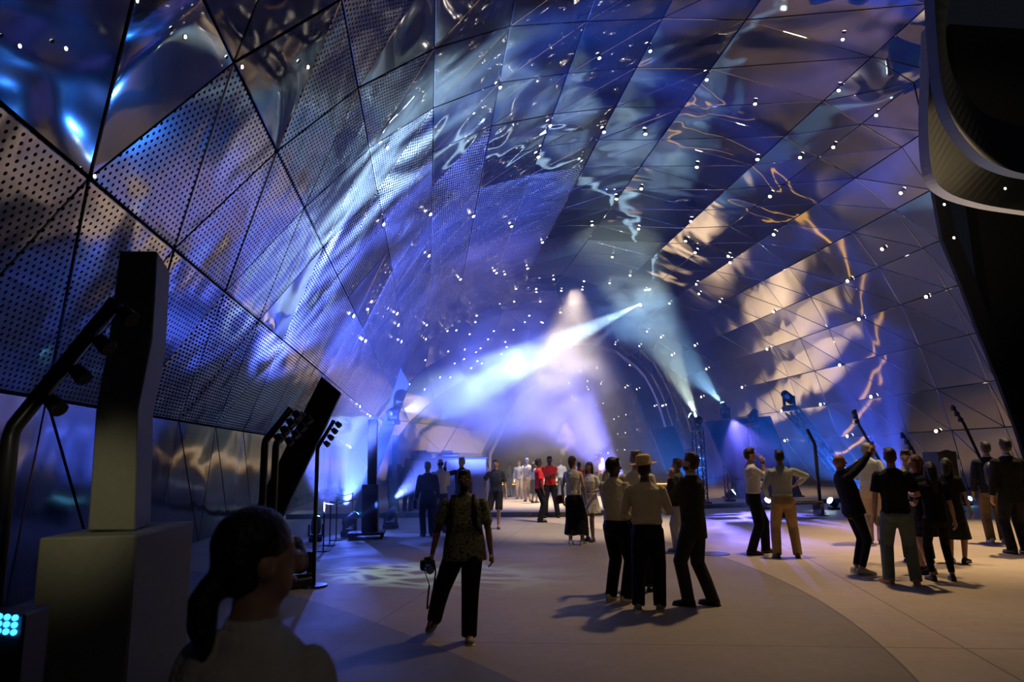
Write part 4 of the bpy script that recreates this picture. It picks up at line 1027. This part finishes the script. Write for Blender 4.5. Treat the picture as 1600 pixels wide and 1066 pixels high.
r3 = person(907, 800, 722, 10, 'person in red top half hidden behind the woman in sleeveless white', 'dark', ('short', 'black'), ('tee', RED, 'short', .92), ('trousers', BLK), SH_B, vox=.016, zb=STEP, face=False)
# -- left of centre
sh = person(776, 826, 718, 172, 'young man in dark tee, black shorts and boots walking through the smoke', 'fair', ('short', 'brown'), ('tee', DTEE, 'short', .92), ('shorts', BLK), SH_BR, rw=(.30, -.02, 1.0), rf=(.22, -.18, .15), lf=(-.06, .08, .085), vox=.013)
k1 = person(668, 838, 722, 12, 'man in black suit with grey hair seen from behind, leftmost of the talking trio', 'fair', ('short', 'grey'), ('jacket', NAVY, 'long', .78), ('trousers', NAVY), SH_B, vox=.013, face=False)
k2 = person(688, 833, 717, 14, 'balding man in white shirt seen from behind beside the black suit', 'tan', ('sides', 'black'), ('shirt', WHITE, 'long', .92), ('trousers', NAVY), SH_B, vox=.013, face=False, rw=FRONT_R)
k3 = person(722, 829, 715, 150, 'grey-haired man in black lifting an open hand while talking, behind the photographer', 'tan', ('short', 'grey'), ('shirt', BLK, 'long', .92), ('trousers', BLK), SH_B, rw=(.34, .22, 1.55), vox=.013, curl=.1)
k4 = person(617, 800, 711, 40, 'dark silhouette of a person in a cap beside the far speaker column', 'dark', ('short', 'black'), ('jacket', BLK, 'long', .8), ('trousers', BLK), SH_B, vox=.016, zb=STEP, face=False)
k5 = person(636, 799, 716, -20, 'dark silhouette of a second person at the left end of the grey booth', 'dark', ('long', 'black'), ('shirt', BLK, 'long', .85), ('trousers', BLK), SH_B, vox=.016, zb=STEP, face=False, fem=True)
# -- right of centre
m1 = person(1184, 866, 700, -80, 'man in white shirt and black trousers, hand at his mouth, in profile', 'fair', ('short', 'brown'), ('shirt', WHITE, 'roll', .99), ('trousers', BLK), SH_BR, rw=(.03, .19, 1.50), lw=(-.0, .30, 1.16), vox=.011, lf=(-.13, .16, .085), rf=(.12, -.12, .085))
m2 = person(1231, 872, 703, 8, 'man in pale blue shirt and khaki chinos with back to us, right arm bent out', 'tan', ('short', 'black'), ('shirt', LBLUE, 'long', .99), ('trousers', KHAKI), SH_BR, rw=(.30, .30, 1.18), lw=(-.22, .22, 1.0), vox=.011, face=False, lf=(-.16, 0, .085), rf=(.16, 0, .085), poleR=(1, -.1, .1))
m3 = person(1343, 897, 708, -66, 'bald man in black leaning back and raising an arm to photograph the vault', 'red', ('bald', 'black'), ('shirt', BLK, 'long', .85), ('slim', BLK), SH_W, rw=(.10, .42, 1.90), lw=(-.05, .36, 1.72), lean=-13, hp=12, vox=.011, xtop=1318, build=1.1, curl=.3)
m4 = person(1369, 850, 690, -14, 'man in pale blue shirt and beige trousers behind the bald man in black', 'tan', ('short', 'grey'), ('shirt', LBLUE, 'long', .97), ('trousers', BEIGE), SH_B, lw=FRONT_L, rw=(.25, .1, .95), vox=.012, face=False)
m5 = person(1413, 914, 700, 6, 'man in black tee, faded teal jeans and tan shoes, cup in his lowered hand', 'fair', ('short', 'brown'), ('tee', BLK, 'short', .90), ('trousers', TEAL), SH_T, lw=(-.26, .06, .82), rw=(.2, .26, 1.15), vox=.010, face=False, lf=(-.17, 0, .085), rf=(.14, -.02, .085), foot=(28, -8))
m6 = person(1434, 877, 703, 176, 'man in black trousers and pale shirt facing us, hidden behind the black tee', 'fair', ('short', 'brown'), ('shirt', LBLUE, 'long', .97), ('trousers', BLK), SH_B, rw=(.30, .24, 1.25), vox=.013, lf=(-.18, 0, .085), rf=(.12, 0, .085))
w3 = person(1450, 896, 711, 118, 'red-haired woman in black dress looking left past the black tee', 'fair', ('bob', 'red'), ('dress', BLK, 'short', .55), None, SH_BR, fem=True, vox=.012, rw=FRONT_R)
w4 = person(1474, 908, 722, 18, 'dark-haired woman in black trousers and strappy platform sandals, back to us', 'fair', ('long', 'black'), ('tee', BLK, 'short', .88), ('slim', BLK), SH_B, fem=True, vox=.012, face=False, lf=(-.14, 0, .085), rf=(.14, .02, .085), lw=(-.22, .22, 1.1))
w5 = person(1498, 880, 716, -14, 'woman in long black dress with rounded dark hair at the right of the group', 'tan', ('bob', 'black'), ('dress', BLK, 'short', .40), None, SH_B, fem=True, vox=.012, face=False)
m7 = person(1560, 849, 690, 16, 'man with a dark backpack, brown trousers and pale sneakers at far right', 'tan', ('short', 'black'), ('jacket', NAVY, 'long', .86), ('trousers', BRNK), SH_W, vox=.013, face=False, foot=(0, -30))
m8 = person(1594, 866, 682, 30, 'tall man in black suit cut by the right edge of the photo', 'fair', ('short', 'black'), ('jacket', BLK, 'long', .76), ('trousers', BLK), SH_B, vox=.013, face=False)
# -- far figures on the bright platform
FARP = [(825, 784, 716, 8, 'distant person in white top and beige trousers in the smoke left of the red polos', 'fair', ('short', 'grey'), ('shirt', WHITE, 'short', .95), ('trousers', BEIGE), False),
        (812, 780, 720, 170, 'distant figure with pale jacket beside the one in white top', 'fair', ('short', 'brown'), ('shirt', LBLUE, 'long', .9), ('trousers', BEIGE), False),
        (797, 777, 722, 40, 'distant hazy figure in grey behind the young man in shorts', 'tan', ('short', 'black'), ('tee', OLIVE, 'short', .9), ('trousers', TEAL), False),
        (835, 786, 722, -30, 'distant woman in long dark skirt next to the man in red profile', 'tan', ('long', 'brown'), ('shirt', LBLUE, 'long', .97), ('skirt', OLIVE), True),
        (878, 776, 719, 0, 'distant bare-armed figure in pale grey-green shirt behind the woman in culottes', 'fair', ('short', 'brown'), ('tee', LBLUE, 'short', .9), ('trousers', TEAL), False),
        (934, 772, 710, 168, 'distant man in pale pink shirt beside a long-haired woman', 'fair', ('short', 'black'), ('shirt', BEIGE, 'long', .97), ('trousers', SUIT), False),
        (942, 775, 714, 60, 'distant long-haired woman in black trousers leaning to the man in pink', 'tan', ('long', 'black'), ('tee', BEIGE, 'short', .97), ('culottes', BLK), True),
        (902, 772, 722, 120, 'distant person in patterned grey top between the two women in white', 'tan', ('short', 'brown'), ('tee', LJEAN, 'short', .9), ('trousers', NAVY), False),
        (762, 776, 724, 200, 'faint pale figure in the smoke left of the young man in shorts', 'fair', ('bob', 'brown'), ('shirt', WHITE, 'long', .9), ('trousers', LJEAN), True),
        (745, 790, 716, 30, 'faint blue-lit figure in dark clothes right of the man lifting his hand', 'dark', ('short', 'black'), ('tee', NAVY, 'short', .9), ('trousers', NAVY), False)]
for (px, py, yt, f, lab, sk, hr, tp_, bt, fem) in FARP:
    person(px, py, yt, f, lab, sk, hr, tp_, bt, SH_BR, vox=.022, zb=STEP, face=(90 < f < 270), fem=fem, lw=(-.2, .2, 1.05) if px % 2 else None)
flush()

# ---- things people hold or wear on the back
def at_hand(p, side, fwd=.10):
    q, d, n, lat = p['hl'] if side == 'L' else p['hr']
    return p['M'] @ (q + d * fwd * p['s'] * .8 + n * .03), p['M'].to_3x3() @ d, p['M'].to_3x3() @ n
c, d, n = at_hand(pho, 'R'); c = c + Vector((-.06, -.10, -.02))
t = empty('camera_with_strap', c, R(25), 'black camera with long lens and dangling strap in the photographer\'s hand', 'camera')
bm = bmesh.new(); box(bm, (0, 0, 0), (.14, .07, .10), None, .012); box(bm, (0, 0, .062), (.06, .06, .03), None, .01); mk('camera_body', bm, M_BLK, t)
bm = bmesh.new(); tube(bm, [(-.01, -.03, -.005), (-.03, -.06, -.01), (-.05, -.16, -.02), (-.055, -.18, -.02)], [.035, .036, .04, .042], 14); h = mk('lens_barrel', bm, M_BLK2, t)
bm = bmesh.new(); tube(bm, [(-.055, -.181, -.02), (-.056, -.186, -.02)], [.036, .034], 14); mk('front_glass', bm, M_CHROME, h)
bm = bmesh.new(); sp = [(.07, .0, .03), (.10, .02, -.08), (.07, .01, -.24), (.03, .0, -.38), (.0, 0, -.42), (.0, 0, -.36), (.03, .02, -.2), (-.02, .02, -.06), (-.07, 0, .02)]
for a, b in zip(sp, sp[1:]): tube(bm, [a, b], .010, 5, .35)
mk('strap', bm, M_BLK, t)
def backpack(p, lab, m, name='backpack', sc=1.0, straps=True):
    T = p['M'] @ p['TU']; o = empty(name, (0, 0, 0), 0, lab, 'backpack'); o.matrix_world = Matrix.Translation(T @ Vector((0, -.24, 1.2))) @ Matrix.Rotation(p['rz'], 4, 'Z'); o.rotation_euler = (0, 0, p['rz'])
    bm = bmesh.new(); rings(bm, [(-.22, .10 * sc, .06, 0), (-.18, .145 * sc, .09, 0), (0, .15 * sc, .10, 0), (.14, .14 * sc, .085, .01), (.22, .08 * sc, .05, .03)], Matrix.Identity(4), 18, 3); mk('bag', bm, m, o, True)
    bm = bmesh.new(); box(bm, (0, -.10, -.08), (.2 * sc, .05, .18), None, .02); mk('pocket', bm, m, o)
    if straps:
        for q in (-1, 1):
            bm = bmesh.new(); pts = [(q * .09, .08, .18), (q * .105, .17, .27), (q * .11, .28, .27), (q * .115, .37, .17), (q * .125, .385, .0), (q * .165, .30, -.12), (q * .13, .09, -.16)]
            tube(bm, pts, .024, 8, .4); mk('shoulder_strap', bm, m, o, True)
    return o
backpack(pho, 'black backpack worn by the photographer, straps over the floral shirt', M_BLK)
backpack(m7, 'dark backpack on the back of the man at far right', mat('pack_nylon', (.02, .025, .035), .5), straps=False)
def handbag(c, rz, m, lab, w=.24, h=.18, strap=.35):
    o = empty('handbag', c, rz, lab, 'bag'); bm = bmesh.new(); box(bm, (0, 0, -h / 2), (w, .09, h), None, .02); mk('bag', bm, m, o)
    bm = bmesh.new(); tube(bm, [(-w * .42, 0, -.02), (-w * .2, 0, strap * .8), (0, 0, strap), (w * .2, 0, strap * .8), (w * .42, 0, -.02)], .008, 6); mk('strap', bm, m, o)
    bm = bmesh.new(); box(bm, (0, -.048, -h * .35), (.03, .008, .02)); mk('clasp', bm, M_CHROME, o)
hb = w1['M'] @ (Vector((-.30, .02, .98)) * w1['s']); handbag(hb, w1['rz'] + 1.3, LEATHER_R, 'dark red handbag at the side of the woman in culottes')
hb = w2['M'] @ (Vector((.26, -.05, 1.22)) * w2['s']); handbag(hb, w2['rz'], mat('cream_canvas', (.55, .45, .28), .8), 'cream canvas bag at the shoulder of the woman in white dress', .26, .30, .12)
hb = k1['M'] @ (Vector((-.31, .0, .86)) * k1['s']); handbag(hb, k1['rz'] + 1.4, M_BLK, 'small black bag held by the man in black suit on the left', .26, .2, .05)
def cup(p, side, m, lab, h=.12, r=.035):
    c, d, n = at_hand(p, side, .09); o = empty('cup', c - Vector((0, 0, h / 2)), 0, lab, 'cup')
    bm = bmesh.new(); lathe(bm, [(r * .75, 0), (r, h), (r * .9, h), (r * .68, .008)], n=16); mk('cup_wall', bm, m, o, False)
    bm = bmesh.new(); lathe(bm, [(r * .7, h * .25), (r * .84, h * .6)], n=14); mk('drink', bm, mat('amber_drink', (.3, .14, .04), .2), o)
PLA = mat('clear_plastic', (.55, .55, .5), .15)
cup(m5, 'L', PLA, 'plastic cup held low by the man in black tee'); cup(mS, 'R', PLA, 'small glass held by the man in dark suit'); cup(mH, 'R', PLA, 'small cup in the right hand of the man in straw hat', .1)
def phone(p, side, lab):
    c, d, n = at_hand(p, side, .09); o = empty('phone', c, p['rz'], lab, 'phone'); bm = bmesh.new(); box(bm, (0, .02, .03), (.075, .009, .15), None, .004); mk('case', bm, M_BLK, o)
    bm = bmesh.new(); box(bm, (0, .014, .03), (.068, .003, .138)); mk('screen', bm, M_BLK2, o)
phone(m3, 'R', 'phone held up by the bald man in black')
# wrist watch
c, d, n = at_hand(m1, 'R', .0); o = empty('wrist_watch', c - n * .03 * 1, 0, 'dark wrist watch on the man in white shirt', 'watch')
bm = bmesh.new(); q, dl, nl, ll = m1['hr']; x, y, z = frame_of(d); M_ = Matrix((x, y, z)).transposed().to_4x4(); lathe(bm, [(.034, -.012), (.036, 0), (.034, .012), (.030, .012), (.030, -.012)], n=16, M=M_, cap=False); mk('band', bm, M_BLK, o)
for o in list(S.objects):
    if '_h' in o: del o['_h']
